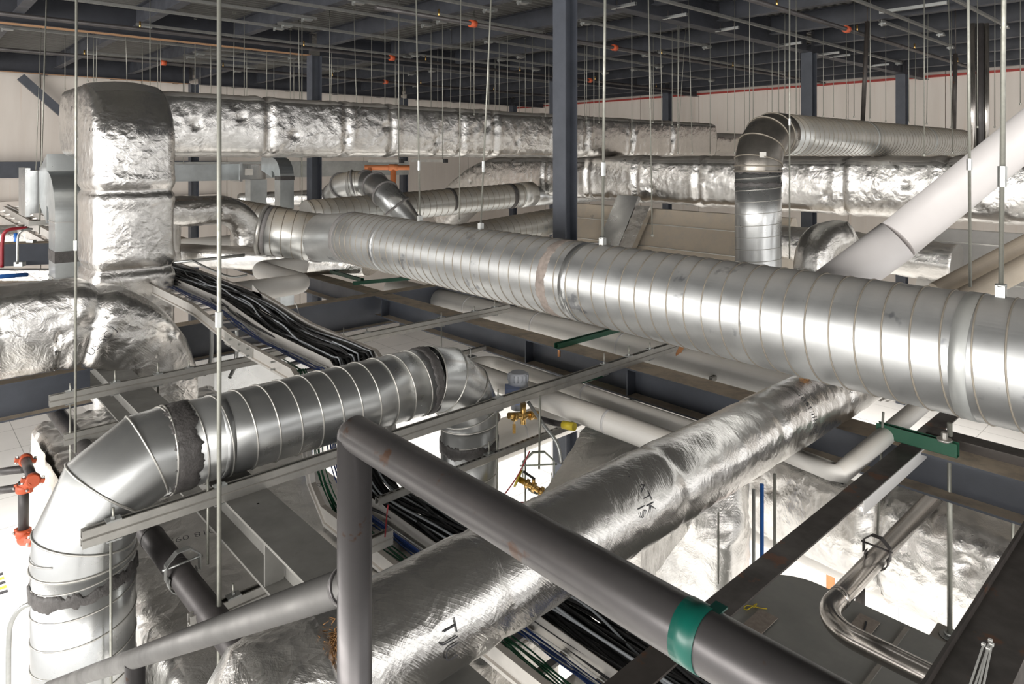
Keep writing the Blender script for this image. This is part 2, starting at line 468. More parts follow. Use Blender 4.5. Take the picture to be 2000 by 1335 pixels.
def ring(par, c, axis, R, w, mat, name='coupling_ring', t=0.004, n=64):
    c, axis = Vector(c), Vector(axis).normalized()
    MB().tube([c - axis * w / 2, c + axis * w / 2], R + t, n, caps=True).build(name, mat, par)
def sealant(par, c, axis, R, w, mat='mastic', seed=0, name='sealant_band', ragged=0.025, t=0.005, arc0=0, arc1=360):
    """brushed band of duct sealant with ragged edges"""
    c, axis = Vector(c), Vector(axis).normalized()
    nx = axis.orthogonal().normalized()
    if abs(axis.z) < 0.9: nx = axis.cross(Vector((0, 0, 1))).normalized()
    ny = axis.cross(nx); n = 120; vs = []; fs = []
    offs = [-1, -0.85, -0.3, 0.3, 0.85, 1]
    for j in range(n + 1):
        a = math.radians(arc0 + (arc1 - arc0) * j / n); rd = nx * math.cos(a) + ny * math.sin(a)
        e0 = w / 2 + ragged * (noise.noise(Vector((math.cos(a) * 4 + seed, math.sin(a) * 4, 1.3))) + 0.6 * noise.noise(Vector((math.cos(a) * 15 + seed, math.sin(a) * 15, 5))))
        e1 = w / 2 + ragged * (noise.noise(Vector((math.cos(a) * 4 + seed, math.sin(a) * 4, 9.3))) + 0.6 * noise.noise(Vector((math.cos(a) * 15 + seed, math.sin(a) * 15, 15))))
        for k, of in enumerate(offs):
            x = of * (e0 if of < 0 else e1)
            rr = R + (t if abs(of) < 1 else -0.001) + (0.0025 * noise.noise(Vector((x * 40 + seed, a * 9, 2))) if abs(of) < 1 else 0)
            vs.append(c + axis * x + rd * rr)
    K = len(offs)
    for j in range(n):
        for k in range(K - 1): fs.append((j * K + k, (j + 1) * K + k, (j + 1) * K + k + 1, j * K + k + 1))
    return MB().add(vs, fs, True).build(name, mat, par)
def round_prof(W, Hh, r, res):
    """rounded rectangle outline with unit normals"""
    out = []; a, b = W / 2 - r, Hh / 2 - r
    def seg(p, q, n):
        l = math.hypot(q[0] - p[0], q[1] - p[1]); k = max(1, int(l / res))
        for i in range(k): out.append(((p[0] + (q[0] - p[0]) * i / k), (p[1] + (q[1] - p[1]) * i / k), n[0], n[1], abs((i / k) - 0.5) * 2))
    def cor(cx, cy, a0):
        k = max(3, int(r * 1.57 / res))
        for i in range(k):
            t = a0 + math.pi / 2 * i / k
            out.append((cx + r * math.cos(t), cy + r * math.sin(t), math.cos(t), math.sin(t), 1.0))
    seg((a + r, -b), (a + r, b), (1, 0)); cor(a, b, 0)
    seg((a, b + r), (-a, b + r), (0, 1)); cor(-a, b, math.pi / 2)
    seg((-a - r, b), (-a - r, -b), (-1, 0)); cor(-a, -b, math.pi)
    seg((-a, -b - r), (a, -b - r), (0, -1)); cor(a, -b, -math.pi / 2)
    return out
def wrinkle(p, amp, seed, s=1.0):
    q = p * s + Vector((seed * 3.7, seed * 1.3, seed * 2.1))
    a = noise.noise(q * 1.7) * 0.7
    w = Vector((noise.noise(q * 3), noise.noise(q * 3 + Vector((5, 1, 2))), noise.noise(q * 3 + Vector((1, 8, 3))))) * 0.12
    q = q + w
    g = max(0.15, min(1, 0.6 + 1.6 * noise.noise(q * 1.1 + Vector((4, 4, 4)))))
    r = 1 - abs(noise.noise(q * 5.5 + Vector((9, 3, 1)))) * 2.2
    r2 = 1 - abs(noise.noise(q * 12.0 + Vector((2, 7, 5)))) * 2.2
    return amp * (a + g * (0.75 * max(0, r) ** 3 + 0.35 * max(0, r2) ** 3))
def wrapped(name, path, W, Hh, side, mat='foil', res=0.04, rad=0.08, amp=0.012, seed=1, straps=(), bulge=0.02, parent=None, caps=True, hfun=None, pinch=0.03, rag=None, pins=()):
    """duct in foil-faced blanket insulation. W along side, Hh across it in the bending plane"""
    pts = resample(path, res); m = len(pts); sd0 = Vector(side).normalized() if side is not None else None
    pr = round_prof(W, Hh, min(rad, W / 2 - 1e-3, Hh / 2 - 1e-3), res); n = len(pr)
    L_ = [0.0]
    for a, b in zip(pts, pts[1:]): L_.append(L_[-1] + (b - a).length)
    vs = []; peri = [0.0]
    for a, b in zip(pr, pr[1:]): peri.append(peri[-1] + math.hypot(b[0] - a[0], b[1] - a[1]))
    total = peri[-1]
    for i in range(m):
        t = (pts[min(i + 1, m - 1)] - pts[max(i - 1, 0)]).normalized()
        sd = sd0 if sd0 is not None else t.cross(Vector((0, 0, 1))).normalized()
        u = sd.cross(t).normalized(); sd = t.cross(u).normalized() * (1 if sd.dot(t.cross(u)) > 0 else -1)
        hs = hfun(L_[i] / L_[-1]) if hfun else 1.0
        pin = 0
        for s in straps:
            x = (L_[i] - s); pin -= pinch * math.exp(-(x / 0.035) ** 2); pin += pinch * 0.35 * math.exp(-((abs(x) - 0.11) / 0.06) ** 2)
        for jj, (x, y, nx, ny, e) in enumerate(pr):
            p = pts[i] + sd * x + u * (y * hs)
            nn = sd * nx + u * ny
            d = bulge * (1 - e * e) + pin + wrinkle(p, amp, seed)
            for ps, pf, kk in pins:
                dx = L_[i] - ps; dy = peri[jj] - pf * total; r_ = math.hypot(dx, dy)
                if r_ < 0.6:
                    d -= 0.045 * math.exp(-(r_ / 0.05) ** 2)
                    d += 0.012 * math.cos(kk * math.atan2(dy, dx) + ps * 5) * math.exp(-r_ / 0.22) * min(1, r_ / 0.08)
            if rag and (i == 0 or i == m - 1): p = p + t * rag * noise.noise(p * 9)
            vs.append(p + nn * d)
    fs = [(i * n + j, (i + 1) * n + j, (i + 1) * n + (j + 1) % n, i * n + (j + 1) % n) for i in range(m - 1) for j in range(n)]
    M = MB().add(vs, fs, True)
    if caps:
        M.f.append(tuple(range(n))); M.sm.append(False); M.f.append(tuple((m - 1) * n + j for j in range(n - 1, -1, -1))); M.sm.append(False)
    return M.build(name, mat, parent)
def foil_solid(name, lo, hi, mat='foil', res=0.05, amp=0.02, seed=1, parent=None):
    """wrapped block: eight corners, faces subdivided and creased"""
    lo = [Vector(p) for p in lo]; hi = [Vector(p) for p in hi]; M = MB()
    for a, b, c, d in [(hi[0], hi[1], hi[2], hi[3]), (lo[3], lo[2], lo[1], lo[0]), (lo[0], lo[1], hi[1], hi[0]), (lo[1], lo[2], hi[2], hi[1]), (lo[2], lo[3], hi[3], hi[2]), (lo[3], lo[0], hi[0], hi[3])]:
        nu = max(2, int((b - a).length / res)); nv = max(2, int((d - a).length / res)); vs = []
        for i in range(nu + 1):
            for j in range(nv + 1):
                s, t = i / nu, j / nv
                p = a * (1 - s) * (1 - t) + b * s * (1 - t) + c * s * t + d * (1 - s) * t
                q = p * 3 + Vector((seed, seed * 2, 0))
                vs.append(p + Vector((wrinkle(p, amp, seed), wrinkle(p, amp, seed + 5), wrinkle(p, amp, seed + 9))))
        fs = [(i * (nv + 1) + j, (i + 1) * (nv + 1) + j, (i + 1) * (nv + 1) + j + 1, i * (nv + 1) + j + 1) for i in range(nu) for j in range(nv)]
        M.add(vs, fs, True)
    return M.build(name, mat, parent)
def gored(par, pts, R, mat='galv', n=64, seam='seam', name='elbow', rings=True, sr=0.006):
    MB().tube(pts, R, n, caps=False, smooth=True).build(name, mat, par)
    P = [Vector(p) for p in pts]
    if rings:
        for i in range(0, len(P)):
            t = (P[min(i + 1, len(P) - 1)] - P[max(i - 1, 0)]).normalized()
            nx = t.orthogonal().normalized(); ny = t.cross(nx)
            k = 1.0
            MB().tube([P[i] + (nx * math.cos(a) + ny * math.sin(a)) * (R * k + sr * 0.2) for a in [2 * math.pi * j / n for j in range(n)]], sr, 6, closed=True).build('gore_seam', seam, par)
def text_part(par, body, size, org, xd, yd, name='printed_text', mat='ink', cyl=None, off=0.004):
    """lettering laid on a surface: org = left end of the base line; cyl = (axis point, axis dir, radius) to wrap it round"""
    cu = bpy.data.curves.new(name, 'FONT'); cu.body = body; cu.size = size; cu.extrude = 0; cu.offset = -0.018 * size
    to = bpy.data.objects.new(name + '_src', cu); C.objects.link(to)
    dg = bpy.context.evaluated_depsgraph_get(); dg.update()
    me = bpy.data.meshes.new_from_object(to.evaluated_get(dg))
    vs = [v.co.copy() for v in me.vertices]; fs = [tuple(p.vertices) for p in me.polygons]
    bpy.data.objects.remove(to); bpy.data.curves.remove(cu); bpy.data.meshes.remove(me)
    org, xd, yd = Vector(org), Vector(xd).normalized(), Vector(yd).normalized()
    nn = xd.cross(yd).normalized(); out = []
    for v in vs:
        p = org + xd * v.x + yd * v.y
        if cyl:
            c, ax, R = Vector(cyl[0]), Vector(cyl[1]).normalized(), cyl[2]
            # wrap: distance along the tangent becomes an angle
            o_ax = c + ax * (org - c).dot(ax); r0 = (org - o_ax).normalized(); tg = ax.cross(r0)
            a = (p - org).dot(ax); s = (p - org).dot(tg)
            th = s / R
            p = o_ax + ax * a + (r0 * math.cos(th) + tg * math.sin(th)) * (R + off)
        else: p = p + nn * off
        out.append(p)
    return MB().add(out, fs).build(name, mat, par)
rod_groups = {}
def rod(u, d, v1=None, z0=2.44, z1=None, r=0.005, label='thin galvanized hanger rod', group=None, du=0, name='hanger_rod', parts=False, cat='hanger rod'):
    """vertical hanger rod seen at column u, depth d, hanging from z0 down to image row v1 (or height z1); du = sideways lean in pixels at its foot"""
    top = atd(u, HOR, d); top.z = z0
    bot = atd(u + du, HOR, d); bot.z = z1 if z1 is not None else -(v1 - HOR) / F_PX * d
    if not parts:
        m = MB().tube([top, bot], r, 6)
        m.obox(top + V(0, 0, -0.02), V(0.025, 0, 0), V(0, 0.018, 0), V(0, 0, 0.02))
        m.tube([bot + V(0, 0, 0.0), bot + V(0, 0, 0.025)], r * 2.1, 6, smooth=False)
        o = m.build(name, 'rod')
        return tag(o, label, cat, group)
    t = thing(name, bot, label, cat, group)
    MB().tube([top, bot], r, 10).build('rod', 'rod', t)
    for zc in parts:
        c = top.lerp(bot, (z0 - zc) / (z0 - bot.z)); MB().tube([c - V(0, 0, 0.035), c + V(0, 0, 0.035)], r * 1.75, 6, smooth=False).build('coupling_nut', 'zinc', t)
    return t
def pipe(name, pts, r, mat, label, cat='pipe', group=None, n=24, kind=None):
    o = MB().tube(pts, r, n).build(name, mat)
    return tag(o, label, cat, group, kind)

# ================================================================ SETTING
XB, YA = 20.0, 21.6          # right and back walls
struct(MB().box((-9, -9, -6.2), (XB + 0.3, YA + 0.3, -6)).build('floor', 'floor_white'), 'white lower floor far below')
m = MB()                     # roof deck: ribs run along X
prof = []; y = -9.0
while y < YA:
    for dy, z in ((0, 2.43), (0.05, 2.43), (0.065, 2.475), (0.135, 2.475)): prof.append((y + dy, z))
    y += 0.15
vs = [(x, p[0], p[1]) for x in (-9, XB) for p in prof]; n = len(prof)
m.add(vs, [(i, i + 1, n + i + 1, n + i) for i in range(n - 1)])
m.box((-9, -9, 2.5), (XB + .3, YA + .3, 2.6))
struct(m.build('ceiling', 'deck'), 'ribbed steel roof deck')
m = MB()
x = -9.0
while x < XB:
    m.box((x, YA, -6), (min(x + 2.38, XB + 0.3), YA + 0.25, 2.43)); x += 2.4
struct(m.build('wall_back', 'wall_cream'), 'cream panel wall at the far end')
m = MB(); y = -9.0
while y < YA:
    m.box((XB, y, -6), (XB + 0.25, min(y + 2.38, YA), 2.43)); y += 2.4
struct(m.build('wall_right', 'wall_cream'), 'cream panel wall on the right')
struct(MB().box((XB - 0.06, -9, 2.04), (XB - 0.001, YA, 2.1)).build('trim_right', 'red_line'), 'red line along the top of the right wall')
struct(MB().box((-9, YA - 0.35, -0.55), (7.5, YA - 0.02, -0.14)).build('trim_back', 'column'), 'grey steel ledger across the back wall')
struct(MB().box((-9, YA - 0.2, -1.9), (7.5, YA - 0.02, -1.15)).build('trim_back_lower', 'wall_cream'), 'cream ledge low on the back wall')
# lower partition wall on the right
m = MB(); y = -3.0
while y < 7.0:
    m.box((7.4, y, -6), (7.5, y + 0.595, -3.55)); y += 0.6
struct(m.build('wall_lower', 'white_paint'), 'white lower partition seen through the ducts')

# columns
COLS = [(6.24, 5.83, 'grey steel column behind the long spiral duct, nearest of the columns'),
        (6.24, 12.6, 'grey steel column behind the foil wrapped duct, left of centre'),
        (6.24, 19.8, 'grey steel column near the back wall, leftmost column'),
        (13.1, 5.83, 'grey steel column behind the high spiral duct, left of two on the right'),
        (13.1, 12.6, 'grey steel column just left of the nearest column, mostly hidden by it'),
        (13.1, 19.8, 'short visible steel column above the foil duct, left of two at centre back'),
        (18.2, 5.83, 'grey steel column in front of the right wall, rightmost column'),
        (18.2, 12.6, 'grey steel column at the left end of the visible right wall'),
        (18.2, 19.8, 'short visible steel column above the foil duct, right of two at centre back')]
for (bx, ay, lb) in COLS:
    w = 0.215; m = MB(); z0, z1 = -6.0, 1.985 if ay > 6 or bx > 7 else 2.43
    a, t = w / 2, 0.016
    for s in (-1, 1): m.box((bx + s * a - (t if s > 0 else 0), ay - a, z0), (bx + s * a + (t if s < 0 else 0), ay + a, z1))
    m.box((bx - a + t, ay - 0.006, z0), (bx + a - t, ay + 0.006, z1))
    tag(m.build('steel_column', 'column'), lb, 'column')
# roof girders along X, joists along Y
gb = [-9, 6.24, 13.1, 18.2, XB]
for ay, where in ((5.83, 'nearest girder line'), (12.6, 'middle girder line'), (19.8, 'farthest girder line')):
    for x0, x1 in zip(gb, gb[1:]):
        t = thing('roof_girder', (x0, ay, 1.985), 'dark steel roof girder bolted between columns, ' + where, 'beam', 'roof girders, ' + where, 'structure')
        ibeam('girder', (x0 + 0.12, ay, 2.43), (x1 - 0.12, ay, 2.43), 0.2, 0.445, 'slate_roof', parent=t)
        if ay > 10 and x0 < 0:
            MB().box((x0 + 0.12, ay - 0.1, 1.982), (x1 - 0.12, ay + 0.1, 1.985)).build('rusty_flange_face', 'rust_edge', t)
jb = [-3.36, -1.76, -0.16, 1.44, 3.04, 4.64, 6.24, 7.95, 9.67, 11.38, 13.1, 14.8, 16.5, 18.2, 19.4]
for y0, y1, where in ((-3.0, 5.83, 'near bay'), (5.83, 12.6, 'middle bay'), (12.6, 19.8, 'far bay'), (19.8, YA, 'last bay')):
    for bx in jb:
        ibeam('roof_joist', (bx, y0 + 0.11, 2.428), (bx, y1 - 0.11, 2.428), 0.14, 0.31, 'slate_joist', 'dark steel roof joist under the ribbed deck, ' + where, 'beam', 'roof joists, ' + where, 'structure', tf=0.012)
# diagonal brace at the far left
MB().bar(atd(40, 150, 17.25), atd(175, 268, 18.2), 0.17, 0.2).build('diagonal_brace', 'column')
tag(bpy.data.objects['diagonal_brace'], 'dark steel diagonal brace against the cream wall, top left', 'brace')

# sprinkler mains under the roof
for i, (ay, x0, x1, z, lb, cps) in enumerate([(7.6, 4.6, 18.0, 1.9, 'black sprinkler pipe under the roof, nearest, crossing behind the nearest column', [6.2, 9.4]),
        (11.3, -6, 17.5, 1.9, 'black sprinkler pipe under the roof, starting at the top left corner', [7.2, 13.0]),
        (15.2, -6, 17.5, 1.92, 'black sprinkler pipe under the roof, farthest, at left of centre', [4.2, 9.5, 16]),
        (4.15, 7.4, 17.6, 1.9, 'black sprinkler pipe slanting under the roof at upper right', [10.6])]):
    t = thing('sprinkler_pipe', (x0, ay, z), lb, 'pipe')
    MB().tube([(x0, ay, z), (x1, ay, z)], 0.032, 12).build('pipe_run', 'black_pipe', t)
    for c in cps: MB().tube([(c - .05, ay, z), (c + .05, ay, z)], 0.055, 10).build('grooved_coupling', 'orange', t)
    xx = x0 + 1.0
    while xx < x1 - 0.3:
        MB().tube([(xx, ay, z), (xx, ay, z + 0.12)], 0.014, 8).build('sprinkler_head', 'brass', t); xx += 2.6
# light strut rails under the joists
random.seed(4)
rails = [(6.6, 4.64, 6.24), (7.3, 3.04, 6.24), (8.1, 4.64, 7.95), (8.8, 3.04, 6.24), (9.6, 1.44, 4.64), (10.3, 4.64, 9.67), (10.6, 1.44, 4.64), (11.9, 3.04, 7.95), (13.6, 1.44, 6.24), (14.3, 4.64, 9.67), (14.9, 4.64, 7.95), (15.8, 3.04, 6.24), (16.6, 6.24, 11.38),
         (7.0, 7.95, 11.38), (8.4, 6.24, 11.38), (9.3, 7.95, 13.1), (10.9, 9.67, 13.1), (11.6, 7.95, 11.38), (13.4, 9.67, 14.8), (5.35, 6.24, 16.5), (3.6, 7.95, 13.1), (3.9, 11.38, 14.8), (2.7, 9.67, 13.1), (8.0, 11.38, 16.5), (10.0, 13.1, 16.5)]
for ay, x0, x1 in rails:
    t = thing('ceiling_rail', (x0, ay, 2.05), 'thin grey strut rail clamped across the roof joists', 'strut channel', 'strut rails clamped under the roof joists')
    MB().sweep(c_prof(0.041, y0=-0.0205), [(x0 - 0.15, ay, 2.075), (x1 + 0.15, ay, 2.075)]).build('channel', 'strut_dull', t)
    for xx in (x0, x1):
        MB().box((xx - 0.07, ay - 0.05, 2.03), (xx + 0.07, ay + 0.05, 2.054)).box((xx - 0.09, ay - 0.012, 2.0), (xx - 0.065, ay + 0.012, 2.1)).build('beam_clamp', 'zinc', t)
# short bright strut pieces, top right
for (u0, v0, u1, v1) in [(1200, 14, 1237, 9), (1297, 36, 1340, 28), (1403, 60, 1437, 54), (1528, 89, 1560, 83), (1603, 107, 1635, 102), (1625, 112, 1656, 106), (1703, 130, 1732, 124)]:
    p = atz((u0 + u1) / 2, (v0 + v1) / 2, 2.0)
    t = thing('strut_offcut', p, 'short bright strut piece hung under the roof, in the row at top right', 'strut channel', 'short strut pieces in a row at top right')
    MB().sweep(c_prof(0.041, y0=-0.02), [p - V(0, 0.2, 0), p + V(0, 0.2, 0)]).build('channel', 'zinc', t)
    for s in (-0.12, 0.12): MB().tube([p + V(0, s, -0.03), p + V(0, s, 0.1)], 0.008, 6).build('bolt', 'black_pipe', t)
MB().bar(atz(1718, 24, 2.15), atz(1850, 5, 2.15), 0.045, 0.045).build('pale_strut', 'zinc')
tag(bpy.data.objects['pale_strut'], 'long pale strut lying high under the roof at top right', 'strut channel')

# ================================================================ FLOOR-LEVEL STEEL
ZB = -1.80
def floor_beam(nm, p, q, w, d, label, plates=()):
    t = thing(nm, p, label, 'beam')
    ibeam('girder', p, q, w, d, 'slate', parent=t)
    for s in plates:
        c = Vector(p).lerp(Vector(q), s); ax = (Vector(q) - Vector(p)).normalized(); sd = V(-ax.y, ax.x, 0)
        for k in (-1, 1): MB().obox(c + sd * k * w * 0.27 - V(0, 0, d / 2), ax * 0.006, sd * w * 0.21, V(0, 0, d / 2 - 0.014)).build('stiffener_plate', 'slate', t)
    return t
floor_beam('steel_beam', (4.765, 0.3, ZB), (4.765, 7.68, ZB), 0.25, 0.25, 'long dusty dark steel beam under the middle of the spiral duct', (0.45, 0.62, 0.98))
floor_beam('steel_beam', (4.765, 7.9, ZB), (4.765, 19.0, ZB), 0.25, 0.25, 'dusty dark steel beam running on behind the cross girder to the far left')
o = floor_beam('steel_beam', (1.412, 1.2, ZB), (1.412, 7.68, ZB), 0.22, 0.23, 'wide grey foreground beam under the stair rail and lower strut', (0.3, 0.62))
for c in o.children: c.data.materials[0] = MATS['grey_beam']
floor_beam('cross_girder', (1.5, 7.79, ZB), (8.5, 7.79, ZB), 0.2, 0.4, 'dusty cross girder between cable tray and main spiral duct')
floor_beam('cross_girder', (-3.0, 6.78, ZB), (1.29, 6.78, ZB), 0.2, 0.3, 'dark cross girder at the left edge below the foil elbow')

# double strut trapezes with their hung lower struts
strut_channel('double_strut', (0.66, 3.65, -1.759), (5.40, 3.65, -1.759), 'longest double strut, crossing the picture centre below the curved elbow', studs=[0.13, 0.62, 1.55, 2.55, 3.72, 4.05, 4.35])
strut_channel('double_strut', (0.86, 5.86, -1.759), (2.62, 5.86, -1.759), 'double strut over the left beam, in front of the foil elbow', studs=[0.13, 0.42, 0.72, 0.95])
strut_channel('double_strut', (3.05, 5.86, -1.759), (5.32, 5.86, -1.759), 'double strut just below the main spiral duct, right of the cable tray', studs=[0.15, 0.4, 1.3, 1.75, 2.05])
strut_channel('single_strut', (2.2, 3.62, -2.10), (5.1, 3.62, -2.10), 'slotted strut hung below the longest double strut', double=False, slotted=True, studs=[0.9, 2.0])
strut_channel('double_strut', (1.02, 3.3, -2.14), (2.1, 3.3, -2.14), 'short double strut end under the wide foreground beam', studs=[0.2])
strut_channel('single_strut', (0.95, 5.86, -2.06), (1.9, 5.86, -2.06), 'lower strut behind the left spiral elbow', double=True)
strut_channel('single_strut', (3.85, 5.46, -2.0), (4.62, 5.46, -2.0), 'short slotted strut with a u-bolt on the long beam flange', double=False, slotted=True)
t = thing('u_bolt', (4.42, 5.46, -2.03), 'zinc u-bolt clamping the short slotted strut to the beam', 'bolt')
MB().tube(smooth_path([(4.40, 5.43, -2.06), (4.40, 5.43, -1.98), (4.41, 5.46, -1.965), (4.42, 5.49, -1.98), (4.42, 5.49, -2.06)], 5), 0.006, 8).build('bent_rod', 'zinc', t)
MB().box((4.33, 5.42, -2.07), (4.48, 5.50, -2.055)).build('plate', 'zinc', t)
# trapeze rods between upper and lower struts
for (x, a, z0, z1, lb) in [(0.78, 3.65, -1.80, -3.4, 'hanger rod below the left end of the longest double strut'),
        (1.22, 3.65, -1.66, -2.1, 'hanger rod holding the clevis of the dark pipe'),
        (1.42, 3.5, -1.80, -2.2, 'hanger rod dropping to the short strut under the foreground beam'),
        (3.2, 3.65, -1.80, -2.9, 'hanger rod in front of the right spiral downpipe'),
        (4.72, 3.65, -1.80, -2.45, 'hanger rod below the right end of the longest double strut'),
        (0.99, 5.86, -1.80, -2.75, 'hanger rod below the left end of the strut by the foil elbow'),
        (1.58, 5.86, -1.80, -2.06, 'hanger rod from the upper to the lower strut at left'),
        (4.35, 5.86, -1.80, -2.5, 'hanger rod just behind the right spiral elbow'),
        (3.45, 3.62, -2.1, -3.0, 'hanger rod below the hung slotted strut')]:
    tag(MB().tube([(x, a, z0), (x, a, z1)], 0.0065, 8).build('hanger_rod', 'rod'), lb, 'hanger rod')

# dark green and black strut pieces
def solid_strut(nm, p, q, w, h, mat, label):
    t = thing(nm, p, label, 'strut channel')
    p, q = Vector(p), Vector(q)
    MB().sweep(c_prof(h, w=w, y0=-h / 2), [p, q]).build('channel', mat, t)
    return t
t = solid_strut('black_strut', (4.62, 4.43, -1.775), (6.4, 4.43, -1.775), 0.05, 0.05, 'green_paint', 'dark green strut stub on the long beam under the spiral duct')
MB().tube([(4.66, 4.43, -1.79), (4.66, 4.43, -1.88)], 0.014, 8).build('bolt', 'copper', t)
t = solid_strut('green_strut', (4.62, 1.62, -1.72), (4.62, 1.18, -1.72), 0.05, 0.082, 'green_paint', 'dark green double strut at right under the spiral duct')
MB().tube([(4.62, 1.25, -1.685), (4.62, 1.25, -1.672)], 0.04, 20).build('washer', 'strut', t)
MB().tube([(4.62, 1.25, -1.672), (4.62, 1.25, -1.635)], 0.018, 6, smooth=False).build('hex_bolt', 'strut', t)
solid_strut('green_strut', atz(622, 523, -1.7), atz(708, 547, -1.7), 0.05, 0.045, 'green_paint', 'left of two green struts under the smooth collar of the main duct')
solid_strut('green_strut', atz(690, 553, -1.7), atz(890, 535, -1.7), 0.05, 0.045, 'green_paint', 'right of two green struts under the main duct, lying crosswise')
solid_strut('black_strut', (4.35, 3.95, -1.93), (4.75, 3.95, -1.93), 0.06, 0.06, 'green_paint', 'short black strut clamp over the white pipes')

# steel angles at lower right
def angle(nm, p, q, w, h, label, mat='mill_steel', flip=1, t=0.009):
    P = [(0, 0), (w, 0), (w, -t), (t, -t), (t, -h), (0, -h)]
    P = [(x * flip, y) for x, y in P]
    if flip < 0: P = P[::-1]
    return tag(MB().sweep(P, [p, q]).build(nm, mat), label, 'steel angle')
angle('steel_angle', (1.3, 1.50, -1.79), (5.6, 1.50, -1.79), 0.115, 0.10, 'long dark steel angle crossing the lower right, passing behind the handrail')
tag(MB().box((3.75, 1.379, -1.865), (4.74, 1.384, -1.792)).build('lit_leg_strip', 'white_paint'), 'added white strip standing for light on the leg of the long dark angle', 'painted light')  # white strip paints the lit look of the angle's vertical leg
angle('steel_angle', (4.86, 1.38, -1.70), (4.86, -0.4, -1.70), 0.13, 0.11, 'dark steel angle on top of the beam, right edge under the spiral duct', flip=1)
t = thing('steel_channel', (3.5, 0.65, -1.8), 'heavy dark channel at the bottom right corner, carrying white cable ties', 'steel channel')
MB().sweep([(-0.10, 0), (-0.10, 0.03), (-0.088, 0.03), (-0.088, 0.0), (0.10, 0.0), (0.10, -0.20), (0.09, -0.20), (0.09, -0.012), (-0.10, -0.012)][::-1], [(1.2, 0.66, -1.79), (4.64, 0.66, -1.79)]).build('channel', 'mill_steel', t)
ties = [((1893, 1342), (1921, 1258)), ((1903, 1342), (1934, 1250)), ((1920, 1342), (1937, 1258)), ((1911, 1342), (1930, 1266))]
for (a, b) in ties:
    p, q = atz(a[0], a[1], -1.772), atz(b[0], b[1], -1.765)
    tag(MB().bar(p, q, 0.006, 0.004).obox(q, V(0.006, 0, 0), V(0, 0.006, 0), V(0, 0, 0.005)).build('cable_tie', 'cable_white'), 'white cable tie lying on the heavy dark channel', 'cable tie', 'white cable ties on the dark channel')

# ================================================================ HANDRAIL
RB = 0.484
t = thing('handrail', (RB, 0.855, -1.5), 'near black painted pipe handrail with post, green tape band and sloping stair rail', 'handrail')
R = 0.0241
MB().tube([(RB, 0.855, -1.5), (RB, 0.855, -0.392)], R, 64).build('post', 'rail', t)
m = MB().tube([(RB, 0.855, -0.388), (RB, -0.62, -0.388)], R, 72)
m.build('top_rail', 'rail', t)
vs = []; m = MB()
ns = 16
for i in range(ns + 1):
    a = math.pi / 2 * i / ns
    for j in range(32):
        b = 2 * math.pi * j / 32
        vs.append((RB + R * 1.003 * math.sin(a) * math.cos(b), 0.855 + R * 1.003 * math.sin(a) * math.sin(b), -0.392 + R * 1.003 * math.cos(a)))
m.add(vs, [(i * 32 + j, i * 32 + (j + 1) % 32, (i + 1) * 32 + (j + 1) % 32, (i + 1) * 32 + j) for i in range(ns) for j in range(32)], True).build('weld_cap', 'rail', t)
# tape band on the top rail, with a loose tail
p = atB(1362, 1235, RB)
MB().tube([(RB, p.y - 0.010, -0.388), (RB, p.y + 0.012, -0.388)], R + 0.0007, 32).build('tape_band', 'tape_green', t)
MB().box((RB + 0.004, p.y - 0.017, -0.388 + R - 0.002), (RB + 0.018, p.y - 0.006, -0.388 + R - 0.0005)).build('tape_tail', 'tape_green', t)
P0, P1 = V(RB, 0.855, -0.598), V(RB, 3.3, -2.148)
MB().tube([P0, P1], R, 64).build('stair_rail', 'rail_grey', t)
MB().tube([P0 + (P1 - P0).normalized() * R * 0.9, P0 + (P1 - P0).normalized() * (R + 0.008)], R * 1.12, 32).build('weld_bead', 'rail', t)
pp = P0.lerp(P1, (2.003 - 0.855) / (3.3 - 0.855)); MB().tube([pp + V(0, 0, -0.01), V(RB, pp.y, -2.6)], R, 64).build('post', 'rail', t)

# ================================================================ MAIN SPIRAL DUCT
RT = V(FY, -FX, 0); FW = V(FX, FY, 0)
def cam_pt(x, d, z): return RT * x + FW * d + V(0, 0, z)
def mduct(s): return cam_pt(1.208 - 0.653 * s, 4.6 + 0.757 * s, -0.98)
def mduct_u(u):
    k = (u - CX) / F_PX; s = (1.208 - k * 4.6) / (0.653 + 0.757 * k); return mduct(s)
MR = 0.305
t = thing('main_spiral_duct', mduct(0) - V(0, 0, MR), 'large galvanized spiral duct sweeping across the whole picture', 'duct')
pa, pb = mduct_u(690), mduct(-2.9)
pe = mduct_u(690) + (mduct(1) - mduct(0)).normalized() * 0.75; pe.z -= 0.0
e1 = atd(622, 464, 8.75); e2 = atd(516, 449, 8.7)
spiral(t, pa, pb, MR, 'galv_main', 'seam_dusty', 0.13, seg=40, n=96, sr=0.0046)
ax = (pb - pa).normalized()
gored(t, [pa, e1], MR - 0.004, 'galv_main', 64, 'mastic_grey', 'collar', sr=0.012)
spiral(t, e1, e2, MR, 'galv_dusty', 'seam_dusty', 0.13, seg=36, n=64, sr=0.005)
ring(t, e2, (e2 - e1), MR, 0.05, 'seam', 'end_flange', 0.02)
ring(t, e1 + (e2 - e1) * 0.93, (e2 - e1), MR, 0.07, 'mastic_grey', 'sealant_band', 0.004)
sealant(t, e1, e2 - e1, MR, 0.10, 'mastic_grey', 3, ragged=0.012)
sealant(t, pa, ax, MR, 0.09, 'mastic_grey', 5, ragged=0.012)
sealant(t, pa.lerp(e1, 0.5), ax, MR, 0.55, 'mastic_grey', 8, ragged=0.05, arc0=150, arc1=185, t=0.003)
p = mduct_u(1108); sealant(t, p, ax, MR, 0.10, 'mastic_brown', 11, ragged=0.02)
ring(t, mduct_u(1150), ax, MR, 0.07, 'galv', 'coupling_ring')
